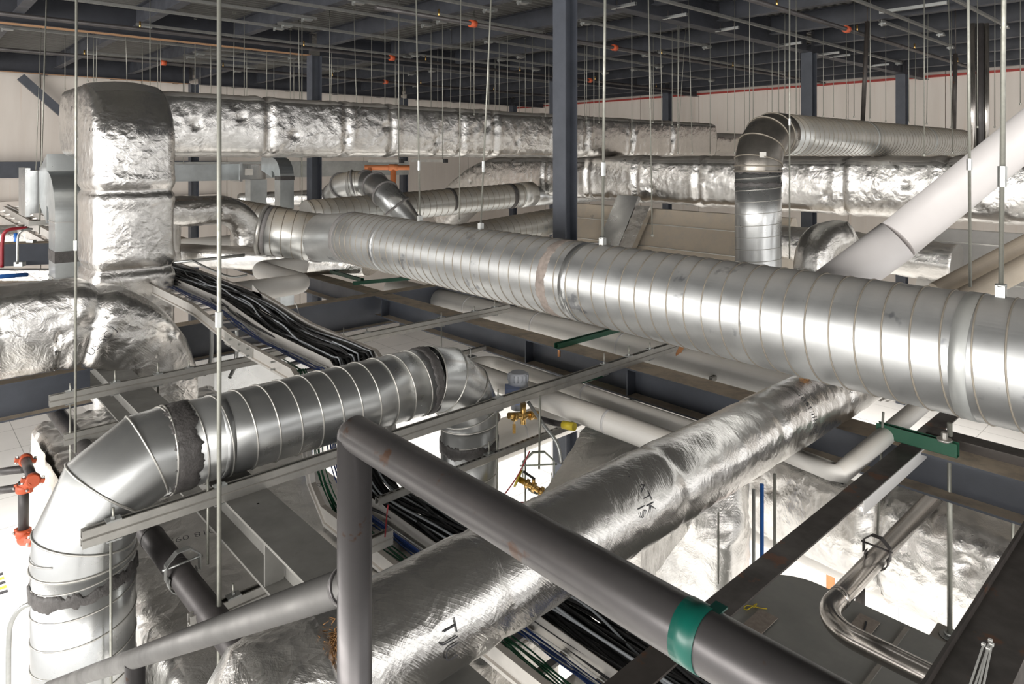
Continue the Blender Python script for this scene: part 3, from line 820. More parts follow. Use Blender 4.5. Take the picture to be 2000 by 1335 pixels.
ring(t, mduct_u(1908), ax, MR, 0.07, 'galv_dull', 'coupling_ring')
ring(t, mduct_u(770), ax, MR, 0.06, 'galv_main', 'coupling_ring')
for (u, s) in ((1752, 21), (1803, 23)): sealant(t, mduct_u(u), ax, MR, 0.035, 'mastic', s, ragged=0.025, arc0=95, arc1=140, name='sealant_smear')
for u in (820, 939, 1177, 1955):
    q = mduct_u(u) + V(0, 0, MR)
    MB().box((q.x - 0.02, q.y - 0.02, q.z - 0.01), (q.x + 0.02, q.y + 0.02, q.z + 0.055)).build('hanger_lug', 'zinc', t)
ROD_SPECIAL = [(820, 'rod carrying the main spiral duct near its left bend'), (939, 'rod carrying the main spiral duct left of the nearest column'), (1177, 'thick rod carrying the main spiral duct right of the nearest column'), (1955, 'thick rod carrying the main spiral duct at the right edge')]
for u, lb in ROD_SPECIAL:
    q = mduct_u(u) + V(0, 0, MR); k = 0.011 if u > 1100 else 0.008
    tt = thing('hanger_rod', q, lb, 'hanger rod')
    tp = q + V(0, 0, 0); tp.z = 2.4; tp = tp + RT * (-0.05 if u == 820 else 0.14 if u == 939 else 0.03)
    MB().tube([tp, q + V(0, 0, 0.03)], k, 10).build('rod', 'rod', tt)
    c = (q + V(0, 0, 0.03)).lerp(tp, 0.18); MB().tube([c - V(0, 0, 0.05), c + V(0, 0, 0.05)], k * 1.7, 6, smooth=False).build('coupling_nut', 'zinc', tt)
    MB().disc(q + V(0, 0, 0.055), (0, 0, 1), k * 2.2, 0.014, 6).build('hex_nut', 'zinc', tt)

# ================================================================ FOREGROUND SPIRAL DUCT WITH TWO ELBOWS
SA, SZ, SR = 3.915, -1.557, 0.222
t = thing('elbowed_spiral_duct', (0.72, SA, -4.0), 'foreground galvanized spiral duct with elbows turning down at both ends', 'duct')
xl, xr = 0.722, 3.16
spiral(t, (xl, SA, -1.90), (xl, SA, -4.3), SR, 'galv', 'seam', 0.13, sr=0.0045)
gored(t, [(xl, SA, -1.97), (xl, SA, -1.875), (0.815, SA, -1.665), (1.0, SA, SZ), (1.09, SA, SZ)], SR + 0.003, 'galv', seam='seam', name='left_elbow')
spiral(t, (1.06, SA, SZ), (xr - 0.38, SA, SZ), SR, 'galv', 'seam', 0.13, sr=0.0055, n=96)
q = [(xr - 0.38 + 0.38 * math.sin(math.radians(a)), SA, SZ - 0.38 + 0.38 * math.cos(math.radians(a))) for a in (0, 25, 52, 78, 90)]
gored(t, q, SR + 0.003, 'galv', seam='seam', name='right_elbow')
spiral(t, (xr, SA, SZ - 0.38), (xr, SA, -4.3), SR - 0.012, 'galv', 'seam', 0.13, sr=0.0045)
sealant(t, (1.145, SA, SZ), (1, 0, 0), SR, 0.13, 'mastic', 31, ragged=0.035, t=0.008)
sealant(t, (xr - 0.42, SA, SZ), (1, 0, 0), SR, 0.07, 'mastic', 33, ragged=0.02, t=0.007)
sealant(t, (xl, SA, -2.06), (-0.07, 0, 1), SR + 0.002, 0.06, 'mastic', 35, ragged=0.03, t=0.009)
sealant(t, (xr, SA, SZ - 0.55), (0, 0, 1), SR - 0.01, 0.08, 'mastic', 37, ragged=0.02, t=0.007)
ring(t, (1.36, SA, SZ), (1, 0, 0), SR, 0.05, 'galv', 'coupling_ring', 0.003)

# ================================================================ INSULATED ROUND DUCT IN FRONT
PA, PZ, PR = 1.95, -1.598, 0.187
t = thing('foil_wrapped_round_duct', (3, PA, PZ - PR), 'foil wrapped round duct running diagonally under the handrail, torn at its near end', 'duct')
path = [(0.80, PA + 0.02, PZ - 0.62), (0.83, PA + 0.02, PZ - 0.30), (0.95, PA, PZ - 0.08), (1.15, PA, PZ), (5.55, PA, PZ)]
path = smooth_path(path, 10)
wrapped('foil_jacket', path, 2 * PR, 2 * PR, (0, 1, 0), 'foil_calm', 0.022, PR - 0.004, 0.0045, 3, straps=[0.75, 1.65, 2.75, 3.7, 4.6], bulge=0, parent=t, pinch=0.006, rag=0.05)
wrapped('gathered_end', [p for p in path if p.x < 1.08], 2 * PR + 0.01, 2 * PR + 0.01, (0, 1, 0), 'foil', 0.016, PR, 0.026, 7, bulge=0, parent=t, rag=0.06)
wrapped('crumpled_end', [(5.35, PA, PZ), (5.75, PA - 0.03, PZ - 0.12)], 2 * PR - 0.03, 2 * PR - 0.03, (0, 1, 0), 'foil', 0.03, PR - 0.02, 0.03, 5, bulge=0, parent=t)
axp, axd = (0, PA, PZ), (1, 0, 0)
def cyl_pt(x, deg): a = math.radians(deg); return V(x, PA - PR * math.cos(a), PZ + PR * math.sin(a))
def tang(deg): a = math.radians(deg); return V(0, math.sin(a), math.cos(a))
text_part(t, 'Installed', 0.075, cyl_pt(4.02, 62), -tang(62), (1, 0, 0), cyl=(axp, axd, PR + 0.004), off=0.004)
text_part(t, '0 08/05', 0.07, cyl_pt(4.55, 80), (0.2, -1, 0), (1, 0.2, 0), cyl=(axp, axd, PR + 0.004), off=0.004)
text_part(t, 'YIATK', 0.07, cyl_pt(2.42, 75), -tang(75), (1, 0, 0), cyl=(axp, axd, PR + 0.004), off=0.004)
text_part(t, 'IS', 0.07, cyl_pt(2.36, 32), -tang(32), (1, 0, 0), cyl=(axp, axd, PR + 0.004), off=0.004)
text_part(t, 'TJU', 0.08, cyl_pt(1.32, 28), -tang(28), (1, 0, 0), cyl=(axp, axd, PR + 0.004), off=0.004)
rf = random.Random(9)
m = MB()
for i in range(40):
    a = rf.random() * 6.28; c = V(4.30 + rf.gauss(0, .008), PA - 0.02 + rf.gauss(0, .008), PZ + PR - 0.002)
    m.tube([c, c + V(math.cos(a) * 0.05 * rf.random(), math.sin(a) * 0.04, 0.01 + 0.05 * rf.random())], [0.004, 0.0012], 5)
m.build('fibre_tuft', 'fibre', t)['kind'] = 'stuff'
m = MB()
for i in range(320):
    c = cyl_pt(1.0 + rf.gauss(0, 0.022), 55 + rf.gauss(0, 7)); d = V(rf.gauss(0, 1), rf.gauss(0, 1), rf.gauss(0.4, 0.6)).normalized() * 0.02
    m.tube([c, c + d], [0.0016, 0.0007], 4)
m.build('torn_fibre', 'fibre', t)['kind'] = 'stuff'

# ================================================================ TALL WRAPPED RECTANGULAR DUCT AT LEFT
TB, TW = 1.985, 0.79
t = thing('tall_wrapped_duct', (TB, 8.4, -3.0), 'tall foil wrapped rectangular duct with rounded elbow top, left', 'duct')
path = [(TB, 9.95, 0.41), (TB, 8.86, 0.41)] + arc((TB, 8.86, 0.15), (0, 0, 0.26), (0, -0.26, 0), 12) + [(TB, 8.6, -2.7)]
wrapped('foil_jacket', path, TW, 0.95, (1, 0, 0), 'foil', 0.035, 0.10, 0.013, 11, straps=[2.02, 2.86], bulge=0.03, parent=t, pinch=0.03, hfun=lambda s: 0.86 + 0.14 * min(1, max(0, (s - 0.24) / 0.1)), pins=[(2.87, 0.97, 7), (2.87, 0.42, 7), (2.03, 0.36, 6), (1.75, 0.02, 6), (3.3, 0.4, 6)])
text_part(t, 'S WINT06L', 0.085, (2.33, 8.02, 0.30), (-1, 0, 0), (0, 0.25, -1), off=0.045)
text_part(t, 'John', 0.085, (1.66, 8.02, 0.30), (-1, 0, 0), (0, 0.25, -1), off=0.045)
# long wrapped duct at the top, along X
t = thing('upper_wrapped_duct', (8, 8.9, 0), 'long foil wrapped rectangular duct at the top, running from the tall duct to the right', 'duct')
wrapped('foil_jacket', [(2.38, 8.9, 0.385), (14.4, 8.9, 0.385)], 0.6, 0.73, (0, 1, 0), 'foil_dusty', 0.04, 0.09, 0.014, 17, straps=[1.25, 2.35, 3.1, 4.4, 5.1, 6.6, 7.4, 8.8, 10.2], bulge=0.03, parent=t, pinch=0.035, pins=[(0.35, 0.62, 9), (0.9, 0.66, 8), (1.6, 0.58, 8), (2.35, 0.56, 9), (3.0, 0.64, 7), (3.9, 0.56, 8), (4.9, 0.66, 9), (5.6, 0.57, 8), (6.6, 0.64, 9), (7.4, 0.57, 8), (8.8, 0.6, 9), (10.2, 0.62, 8)] + [(0.35 + 1.1 * k, 0.1 + 0.05 * (k % 3), 8) for k in range(11)])
text_part(t, '1.75 2-1/5*08', 0.085, (3.95, 8.585, 0.06), (0, 0, 1), (-1, 0, 0), off=0.05)
wrapped('round_continuation', [(14.4, 8.9, 0.32), (17.5, 8.9, 0.32)], 0.5, 0.5, (0, 1, 0), 'foil_far', 0.06, 0.24, 0.01, 18, bulge=0, parent=t)
# trapeze bars below it
for x in (5.55, 6.35):
    c = V(x, 8.9, -0.07)
    tt = thing('trapeze_hanger', c, 'black capped trapeze bar under the upper foil duct, ' + ('left' if x < 6 else 'right') + ' of a pair', 'hanger')
    MB().bar(c - V(0, 0.45, 0), c + V(0, 0.45, 0), 0.042, 0.042).build('channel', 'strut', tt)
    MB().box((x - 0.03, 8.42, -0.1), (x + 0.03, 8.47, -0.04)).build('end_cap', 'cable_black', tt)
    MB().tube([(x, 8.52, -0.09), (x, 8.52, 2.4)], 0.007, 8).build('rod', 'rod', tt)
# second wrapped duct (along Y) lower right
t = thing('long_wrapped_duct', (10.7, 6, -0.85), 'foil wrapped duct behind the nearest column, reaching the right edge, left end sloped', 'duct')
path = smooth_path([(10.7, -0.8, -0.44), (10.7, 6, -0.44), (10.7, 11.2, -0.44), (10.7, 12.3, -0.52), (10.7, 13.3, -0.95), (10.7, 14.2, -1.55)], 8)
wrapped('foil_jacket', path, 0.8, 0.80, (1, 0, 0), 'foil_dusty', 0.045, 0.13, 0.018, 23, straps=[1.2, 2.4, 3.6, 4.9, 6.0, 7.3, 8.6, 9.8, 11.0], bulge=0.035, parent=t, pinch=0.045, pins=[(0.9 + 1.05 * k, 0.58 + 0.07 * (k % 3), 9) for k in range(13)] + [(0.9 + 1.05 * k, 0.06 + 0.07 * (k % 3), 9) for k in range(13)])

# ================================================================ FRONT LEFT FOIL ELBOW
t = thing('wrapped_elbow_duct', (0.5, 6.7, -2.4), 'foil wrapped duct from the left edge turning down in a big elbow', 'duct')
path = [(-3.0, 6.75, -1.39), (1.0, 6.75, -1.39)] + arc((1.0, 6.75, -2.12), (0, 0, 0.73), (0.84, 0, 0), 14) + [(1.84, 6.75, -2.43)]
wrapped('foil_jacket', path, 0.62, 0.66, (0, 1, 0), 'foil', 0.032, 0.11, 0.014, 29, straps=[3.45, 4.25], bulge=0.03, parent=t, pinch=0.035, pins=[(4.2, 0.12, 9), (4.75, 0.2, 8), (3.6, 0.15, 7), (2.6, 0.14, 8), (4.2, 0.62, 9), (4.75, 0.7, 8), (3.6, 0.65, 7)], hfun=lambda s: 1.0 - 0.28 * max(0, (s - 0.72) / 0.28))
text_part(t, 'US/SC J', 0.085, (1.22, 6.42, -1.62), (0.75, 0, 0.75), (-0.75, 0, 0.75), off=0.05)

# ================================================================ WRAPPED DUCT BELOW THE FOREGROUND
t = thing('low_wrapped_duct', (1.8, 5, -3.05), 'dark reflecting foil wrapped duct lying below the foreground beam and stair rail', 'duct')
wrapped('foil_jacket', [(1.80, 2.5, -2.78), (1.80, 7.6, -2.78)], 1.62, 0.62, (1, 0, 0), 'foil', 0.035, 0.09, 0.024, 37, straps=[1.1, 2.9, 3.6, 4.3], bulge=0.02, parent=t, pinch=0.02)
text_part(t, '6/2018 09:', 0.085, (1.68, 4.56, -2.45), (-1, 0.2, 0), (-0.2, -1, 0), off=0.035)
text_part(t, '.IV6.0', 0.085, (2.46, 4.66, -2.45), (-1, 0.2, 0), (-0.2, -1, 0), off=0.035)
vs = []; fs = []; nu, nv = 40, 14
for i in range(nu + 1):
    for j in range(nv + 1):
        y = 5.0 + 2.4 * i / nu; z = -2.47 - (0.62 + 0.25 * noise.noise(V(y * 3, 1, 7))) * j / nv
        vs.append((0.965 + 0.03 * noise.noise(V(y * 5, z * 3, 2)) - 0.05 * (j / nv), y, z))
fs = [(i * (nv + 1) + j, (i + 1) * (nv + 1) + j, (i + 1) * (nv + 1) + j + 1, i * (nv + 1) + j + 1) for i in range(nu) for j in range(nv)]
MB().add(vs, fs, True).build('torn_insulation', 'fibre_white', t)
tag(MB().obox((1.38, 3.72, -2.438), V(0.14, 0.02, 0), V(-0.01, 0.045, 0), V(0, 0, 0.002)).build('paper_scrap', 'paper'), 'torn white paper strip on the low foil duct', 'paper')
# dark pipe with clevis above it
pd0, pd1 = V(1.12, 2.2, -2.10), V(1.03, 8.3, -2.17)
t = thing('dark_pipe', (1.07, 5, -2.2), 'dark grey pipe sloping under the left elbow, held by a clevis hanger', 'pipe')
MB().tube([pd0, pd1], 0.06, 28).build('pipe_run', 'black_pipe', t)
for a in (0.33, 0.40): 
    c = pd0.lerp(pd1, a - 0.08); MB().disc(c, pd1 - pd0, 0.063, 0.01, 28).build('joint_ring', 'black_pipe', t)
def clevis(nm, c, r, along, label, mat='zinc'):
    """clevis hanger round a pipe at c: strap over the top with cross bolt, cradle below"""
    al = Vector(along).normalized(); sd = al.cross(V(0, 0, 1)).normalized(); c = Vector(c)
    tt = thing(nm, c - V(0, 0, r), label, 'pipe hanger')
    top = [c + sd * (r * 1.35) + V(0, 0, r * 0.2), c + sd * (r * 1.35) + V(0, 0, r * 1.5), c + sd * (r * 0.5) + V(0, 0, r * 2.3), c - sd * (r * 0.5) + V(0, 0, r * 2.3), c - sd * (r * 1.35) + V(0, 0, r * 1.5), c - sd * (r * 1.35) + V(0, 0, r * 0.2)]
    MB().sweep([(-0.018, -0.0025), (0.018, -0.0025), (0.018, 0.0025), (-0.018, 0.0025)], top, side=al).build('yoke', mat, tt)
    low = [c + (sd * math.cos(a) + V(0, 0, 1) * math.sin(a)) * (r * 1.18) for a in [math.radians(x) for x in range(20, -201, -20)]]
    MB().sweep([(-0.022, -0.0025), (0.022, -0.0025), (0.022, 0.0025), (-0.022, 0.0025)], low, side=al).build('cradle', mat, tt)
    MB().tube([c + sd * r * 1.6 + V(0, 0, r * 1.2), c - sd * r * 1.6 + V(0, 0, r * 1.2)], 0.006, 8).build('cross_bolt', mat, tt)
    return tt
clevis('clevis_hanger', pd0.lerp(pd1, (3.65 - 2.2) / 6.1), 0.06, pd1 - pd0, 'bent zinc clevis hanger round the dark pipe at lower left')
clevis('clevis_hanger', pd0.lerp(pd1, (5.3 - 2.2) / 6.1), 0.06, pd1 - pd0, 'clevis hanger on the dark pipe behind the left spiral elbow')

# ================================================================ CABLE TRAY AND CABLES
# centre line of the tray in the Y-Z plane (rail top): level run behind, steep drop, low run in front
TZ = [(10.5, -1.385), (6.75, -1.385), (6.2, -1.44), (5.7, -1.49), (4.62, -1.50), (4.50, -1.56), (4.30, -2.20), (4.16, -2.30), (0.3, -2.30)]
def ty(pts, x, drop=0.0):
    out = []
    P = [V(x, a, z) for a, z in pts]
    for i, p in enumerate(P):
        tt = (P[min(i + 1, len(P) - 1)] - P[max(i - 1, 0)]).normalized(); nn = V(1, 0, 0).cross(tt).normalized()
        if nn.z < 0: nn = -nn
        out.append(p - nn * drop)
    return out
t = thing('cable_tray', (2.46, 5, -1.6), 'aluminium ladder cable tray, level behind and dropping under the foreground ducts', 'cable tray')
for nm, x, fl in (('side_rail', 2.14, -1), ('divider', 2.41, 0), ('side_rail', 2.78, 1)):
    h = 0.115
    if fl: pr = [(0, 0), (fl * 0.035, 0), (fl * 0.035, -0.004), (fl * 0.004, -0.004), (fl * 0.004, -h + 0.02), (fl * 0.016, -h + 0.016), (fl * 0.016, -h), (0, -h)]
    else: pr = [(-0.002, 0), (0.002, 0), (0.002, -h + 0.01), (-0.002, -h + 0.01)]
    if fl > 0: pr = pr[::-1]
    MB().sweep(pr, ty(TZ, x)[::-1], side=(1, 0, 0)).build(nm, 'aluminium', t)
yy = 10.3
def tz(y):
    for (a0, z0), (a1, z1) in zip(TZ, TZ[1:]):
        if a0 >= y >= a1: return z0 + (z1 - z0) * (a0 - y) / (a0 - a1)
    return -2.3
while yy > 0.4:
    if not 4.2 < yy < 4.55:
        z = tz(yy) - 0.095; MB().box((2.145, yy - 0.02, z - 0.01), (2.775, yy + 0.02, z + 0.008)).build('rung', 'aluminium', t)
    yy -= 0.23
for (y0, y1) in ((5.35, 5.95),):
    MB().box((2.125, y0, -1.60), (2.139, y1, -1.49)).build('splice_plate', 'strut', t)
for y in (4.95, 5.42, 5.6, 5.8):
    for dz in (-0.03, -0.085): MB().tube([(2.105, y, -1.5 + dz), (2.14, y, -1.5 + dz)], 0.008, 6, smooth=False).build('rail_bolt', 'zinc', t)
MB().hexa([(2.78, 6.75, -1.62), (2.86, 6.75, -1.62), (2.86, 7.0, -1.62), (2.78, 7.0, -1.62)], [(2.78, 6.75, -1.40), (2.86, 6.75, -1.48), (2.86, 7.0, -1.40), (2.78, 7.0, -1.32)]).build('step_bracket', 'aluminium', t)

def cable(x0, mat, seed, r, label, group, lift, spread, y0=10.4, y1=0.35, sag=0.012, cat='cable'):
    rnd = random.Random(seed); pts = []
    ys = [y0 - (y0 - y1) * i / 26 for i in range(27)] + [4.7, 4.45, 4.33, 4.15]
    ys = sorted(set(y for y in ys if not (4.16 < y < 4.6 and y not in (4.45, 4.33))), reverse=True)
    ph = rnd.random() * 9
    for y in ys:
        nx = (noise.noise(V(y * 0.9, seed * 1.7, ph)) + 0.5 * noise.noise(V(y * 2.6, seed * 1.1, ph + 3))) * spread; nz = (noise.noise(V(y * 1.3, seed * 2.9, 4)) + 0.4) * sag
        z = tz(y) - 0.085 + lift + nz
        off = 0.06 if 4.2 < y < 4.6 else 0
        pts.append(V(min(2.75, max(2.16, x0 + nx)), y + off, z))
    o = MB().tube(smooth_path(pts, 4), r, 6).build('cable', mat)
    return tag(o, label, cat, group)
for k in range(56):
    cable(2.44 + 0.30 * random.random(), 'cable_black', 100 + k, 0.0075 + 0.002 * random.random(), 'black cable in the right lane of the aluminium tray', 'black cables in the tray', 0.045 * random.random(), 0.12, sag=0.045)
for k in range(5):
    cable(2.50 + 0.22 * random.random(), 'cable_grey', 200 + k, 0.007, 'pale grey cable lying on top of the black cables in the tray', 'grey cables on the black bundle', 0.06, 0.10, sag=0.035)
for k in range(9):
    cable(2.32 + 0.04 * random.random(), 'cable_blue', 300 + k, 0.0042, 'thin blue data cable in the left lane of the tray', 'blue data cables in the tray', 0.02 * random.random(), 0.05)
for k in range(3):
    cable(2.33 + 0.04 * random.random(), 'cable_white', 330 + k, 0.0035, 'thin white cable beside the blue ones in the tray', 'white cables in the tray', 0.02, 0.05)
for k in range(7):
    cable(2.21 + 0.05 * random.random(), 'cable_green', 400 + k, 0.0042, 'thin green cable along the outer rail of the tray', 'green cables in the tray', 0.015 * random.random(), 0.05, y0=5.1)
for k in range(8):   # blue coil in the low run
    c = V(2.3, 1.55, -2.33 + 0.004 * k); rr = 0.085 + 0.006 * k
    tag(MB().tube([c + V(rr * 0.7 * math.cos(a), rr * 1.6 * math.sin(a), 0.01 * math.sin(3 * a + k)) for a in [2 * math.pi * j / 40 for j in range(40)]], 0.0042, 6, closed=True).build('coiled_cable', 'cable_blue'),
        'loop of blue cable coiled in the low tray', 'cable', 'blue cable coil loops in the low tray')
tag(MB().tube(smooth_path([atd(758, 985, 3.7), atd(755, 1010, 3.68), atd(752, 1048, 3.6)], 6), 0.004, 6).build('cable', 'cable_red'), 'single red wire hanging over the blue cables, by the handrail post', 'cable')
tag(MB().tube(smooth_path([atd(1035, 880, 4.3), atd(1010, 930, 4.25), atd(978, 975, 4.2)], 6), 0.004, 6).build('cable', 'cable_red'), 'single red wire slanting past the yellow valve wheel', 'cable')
tag(MB().tube(smooth_path([atd(577, 590, 6.6), atd(590, 630, 6.4), atd(600, 640, 6.35)], 6), 0.004, 6).build('cable', 'cable_white'), 'stray white wire sticking up beside the cross girder', 'cable')
# conduits bent down beside the girder
for k, (u, v) in enumerate(((413, 700), (462, 705))):
    p = atd(u, v - 65, 6.55)
    tag(MB().tube(smooth_path([p, p + V(0, 0, -0.25), p + V(-0.03, -0.03, -0.36), p + V(-0.10, -0.1, -0.43)], 6), 0.018, 12).build('conduit', 'zinc'), ('left' if k == 0 else 'right') + ' of two bent conduits under the cable tray, in front of the dark girder', 'conduit')

# ================================================================ WHITE INSULATED PIPES
def jacket(nm, pts, r, label, mat='white_jacket', seams=(), n=28):
    t = thing(nm, pts[0], label, 'pipe')
    MB().tube(pts, r, n).build('jacket', mat, t)
    P = [Vector(p) for p in pts]
    for i, s in seams:
        c = P[i].lerp(P[i + 1], s); MB().disc(c, P[i + 1] - P[i], r + 0.003, 0.02, n).build('tape_seam', 'white_paint', t)
    return t
def bend(a, b, c, r, n=7):
    """rounded corner at b"""
    a, b, c = Vector(a), Vector(b), Vector(c); u = (a - b).normalized() * r; w = (c - b).normalized() * r; o = b + u + w
    return [o - w * math.cos(t * math.pi / 2 / n) - u * math.sin(t * math.pi / 2 / n) for t in range(n + 1)]
a, b, c = (3.55, 4.98, -1.97), (4.27, 4.98, -1.97), (4.27, 2.2, -1.97)
jacket('insulated_pipe', [a] + bend(a, b, c, 0.18) + [c], 0.07, 'white insulated pipe with a rounded corner beside the long beam, upper of two', seams=[(8, 0.4)])
jacket('insulated_pipe', [(3.93, 4.85, -1.96), (3.93, 2.15, -1.96)], 0.088, 'white insulated pipe with a blunt end behind the blue actuator, lower of two', seams=[(0, 0.25), (0, 0.6)])
jacket('insulated_pipe', [(5.75, 9.0, -2.03), (5.75, 2.6, -2.03)], 0.16, 'thick white insulated pipe just behind the long dark beam', seams=[(0, 0.3), (0, 0.5), (0, 0.7)])
a, b, c, d, e = (5.6, 9.65, -1.62), (3.92, 9.65, -1.62), (3.92, 8.2, -1.62), (2.9, 8.2, -1.62), (2.6, 8.2, -1.62)
jacket('insulated_pipe', [a] + bend(a, b, c, 0.15) + bend(b, c, d, 0.15) + [e], 0.125, 'white insulated pipe zigzagging left of the main duct collar', seams=[(0, 0.6)])
jacket('insulated_pipe', [(3.62, 4.35, -1.9), (3.62, 4.35, -6)], 0.085, 'white insulated pipe going straight down beside the right spiral downpipe')
jacket('insulated_pipe', [(3.7, 4.6, -2.55), (6.5, 4.6, -2.55)], 0.17, 'fat white insulated pipe below the brass valve', seams=[(0, 0.2)])
jacket('insulated_pipe', [(3.5, 4.1, -2.95), (4.8, 2.9, -2.95)], 0.15, 'pale insulated pipe below the yellow valve wheel')
jacket('insulated_pipe', [(5.3, 4.6, -2.30), (5.3, 1.85, -2.30)], 0.10, 'white insulated pipe under the foil round duct at right')
a, b, c = atd(1540, 886, 4.3), atd(1640, 926, 3.9), atd(1805, 786, 4.65)
jacket('insulated_pipe', [a, a.lerp(b, 0.85), b, b.lerp(c, 0.12), c], 0.055, 'small white insulated pipe elbow in front of the dark beam, below the green strut')
jacket('insulated_pipe', [(6.0, 4.5, -3.42), (6.0, -2.0, -3.42)], 0.17, 'low white pipe below the wrinkled foil duct at right')
jacket('insulated_pipe', [atd(1640, 548, 6.6) if 0 else (2.0, 12.5, -1.55), (6.4, 12.5, -1.55)], 0.13, 'white pipe seen between the tall foil duct and the small foil elbow')
jacket('insulated_pipe', [atd(1830, 572, 6.3), atd(1830, 572, 6.3).lerp(atd(2040, 462, 6.3), 3.0)], 0.10, 'dusty beige pipe at the right edge, upper of two', 'tan_jacket')
jacket('insulated_pipe', [atd(1870, 590, 6.0), atd(1870, 590, 6.0).lerp(atd(2040, 500, 6.0), 3.0)], 0.095, 'dusty beige pipe at the right edge, lower of two', 'tan_jacket')
# white diagonal pipe brace
b0, b1, b2 = atd(2060, 218, 5.0), atd(1752, 468, 5.0), atd(1585, 590, 5.15)
b0 = b1 + (b0 - b1) * 3.3
t = thing('white_pipe_brace', b2, 'smooth white round brace rising diagonally at the right', 'brace')
MB().tube([b0, b1], 0.152, 48).build('brace_tube', 'brace_paint', t)
MB().tube([b1, b2], 0.157, 48).build('brace_sleeve', 'brace_paint', t)

# valve group below the longest strut
t = thing('valve_actuator', atd(1010, 800, 5.25), 'grey and blue round-capped valve actuator on a brass valve, behind the long strut', 'valve')
c = atd(1012, 742, 5.25)
MB().tube([c + V(0, 0, -0.06), c + V(0, 0, 0.05), c + V(0, 0, 0.062)], [0.078, 0.074, 0.06], 28).build('cap', 'grey_plastic', t)
for k in range(16):
    a = 2 * math.pi * k / 16; MB().tube([c + V(0.077 * math.cos(a), 0.077 * math.sin(a), 0.0), c + V(0.077 * math.cos(a), 0.077 * math.sin(a), 0.05)], 0.005, 5).build('cap_rib', 'grey_plastic', t)
MB().obox(c + RT * -0.045 + FW * -0.07 + V(0, 0, -0.085), RT * 0.055, FW * 0.06, V(0, 0, 0.06)).build('motor_box', 'blue_plastic', t)
MB().tube([c + V(0, 0, -0.06), c + V(0, 0, -0.22)], 0.055, 20).build('bonnet', 'grey_plastic', t)
v = atd(1022, 812, 5.2)
m = MB().tube([v - V(0.13, -0.02, -0.03), v + V(0.17, 0, -0.03)], 0.024, 16).tube([v + V(0, 0, 0.10), v - V(0, 0, 0.06)], 0.022, 16)
for s in (-0.09, 0.0, 0.08, 0.14): m.disc(v + V(s, 0, -0.03 * s / 0.15), (1, 0, -0.15), 0.034, 0.03, 6)
m.build('valve_body', 'brass', t)
p = atd(1004, 828, 5.2); MB().tube([p + V(0, 0, 0.06), p], 0.003, 6).obox(p - V(0, 0, 0.035), RT * 0.012, FW * 0.001, V(0, 0, 0.035)).build('tag', 'brass', t)
tag(MB().tube(smooth_path([atd(1056, 818, 5.2), atd(1085, 826, 5.1), atd(1120, 832, 5.0)], 6), 0.022, 14).build('rubber_hose', 'black_pipe'), 'dark hose from the brass valve, wrapped with yellow tape', 'hose')
tag(MB().tube([atd(1100, 829, 5.06), atd(1122, 833, 4.99)], 0.03, 14).build('tape_wrap', 'yellow'), 'yellow tape patch around the dark hose', 'tape')
tag(MB().tube(smooth_path([atd(1032, 785, 5.15), atd(1062, 830, 5.0), atd(1088, 865, 4.9), atd(1097, 905, 4.85)], 8), 0.013, 10).build('flexible_conduit', 'zinc'), 'grey flexible conduit curving down from the actuator', 'conduit')
MB().tube([atd(1055, 772, 5.0), atd(1053, 915, 5.0)], 0.008, 8).build('hanger_rod', 'rod')
tag(bpy.data.objects['hanger_rod'] if False else C.objects[-1], 'pale rod dropping to the green-grey clevis below the actuator', 'hanger rod')
cc = atd(1052, 935, 4.95); clevis('clevis_hanger', cc, 0.085, (0.60, 0.80, 0), 'large pale green clevis hanger above the pale insulated pipe', 'clevis_green')
t = thing('shutoff_valve', atd(1035, 960, 4.7), 'small brass shutoff valve with a yellow round plate', 'valve')
c = atd(1012, 934, 4.75); dq = (atd(1062, 962, 4.7) - c).normalized()
MB().disc(c, dq, 0.06, 0.012, 24).build('yellow_plate', 'yellow', t)
m = MB().tube([c, c + dq * 0.2], 0.02, 14)
for s in (0.07, 0.12, 0.18): m.disc(c + dq * s, dq, 0.032, 0.025, 6)
m.tube([c + dq * 0.12, c + dq * 0.12 + V(0, 0, 0.06)], 0.012, 8).build('valve_body', 'brass', t)
MB().bar(c + dq * 0.04 + V(0, 0, 0.07), c + dq * 0.13 + V(0, 0, 0.06), 0.02, 0.008).build('lever', 'cable_black', t)
tag(MB().tube(smooth_path([atd(985, 1000, 4.4), atd(1010, 984, 4.4), atd(1036, 985, 4.4), atd(1046, 1000, 4.4)], 6), 0.011, 8).build('hose', 'cable_red'), 'red hose loop under the brass shutoff valve', 'hose')

# ================================================================ FOIL PIECES AT RIGHT
hi = [atd(1035, 1012, 4.35), atd(1250, 960, 3.9), atd(1345, 876, 5.1), atd(1152, 822, 5.75)]
lo = [p + V(0, 0, -0.6) for p in hi]
foil_solid('wrapped_transition', lo, hi, 'foil', 0.05, 0.02, 41); tag(C.objects[-1], 'tapered foil wrapped plenum wedge behind the round foil duct', 'duct')
wrapped('wrapped_drop', [atd(1372, 900, 5.3), atd(1372, 1010, 5.25), atd(1365, 1200, 5.2)], 0.62, 0.5, None, 'foil', 0.04, 0.1, 0.025, 43); tag(C.objects[-1], 'crumpled foil drop hanging below the round foil duct', 'duct')
t = thing('wrinkled_wrapped_duct', (6.1, 1, -3.3), 'big wrinkled foil wrapped duct at lower right beyond the chrome pipe', 'duct')
path = smooth_path([(6.35, 4.9, -2.98), (6.15, 3.0, -2.96), (6.0, 1.6, -2.98), (5.95, 0.2, -3.02), (5.95, -2.0, -3.1)], 8)
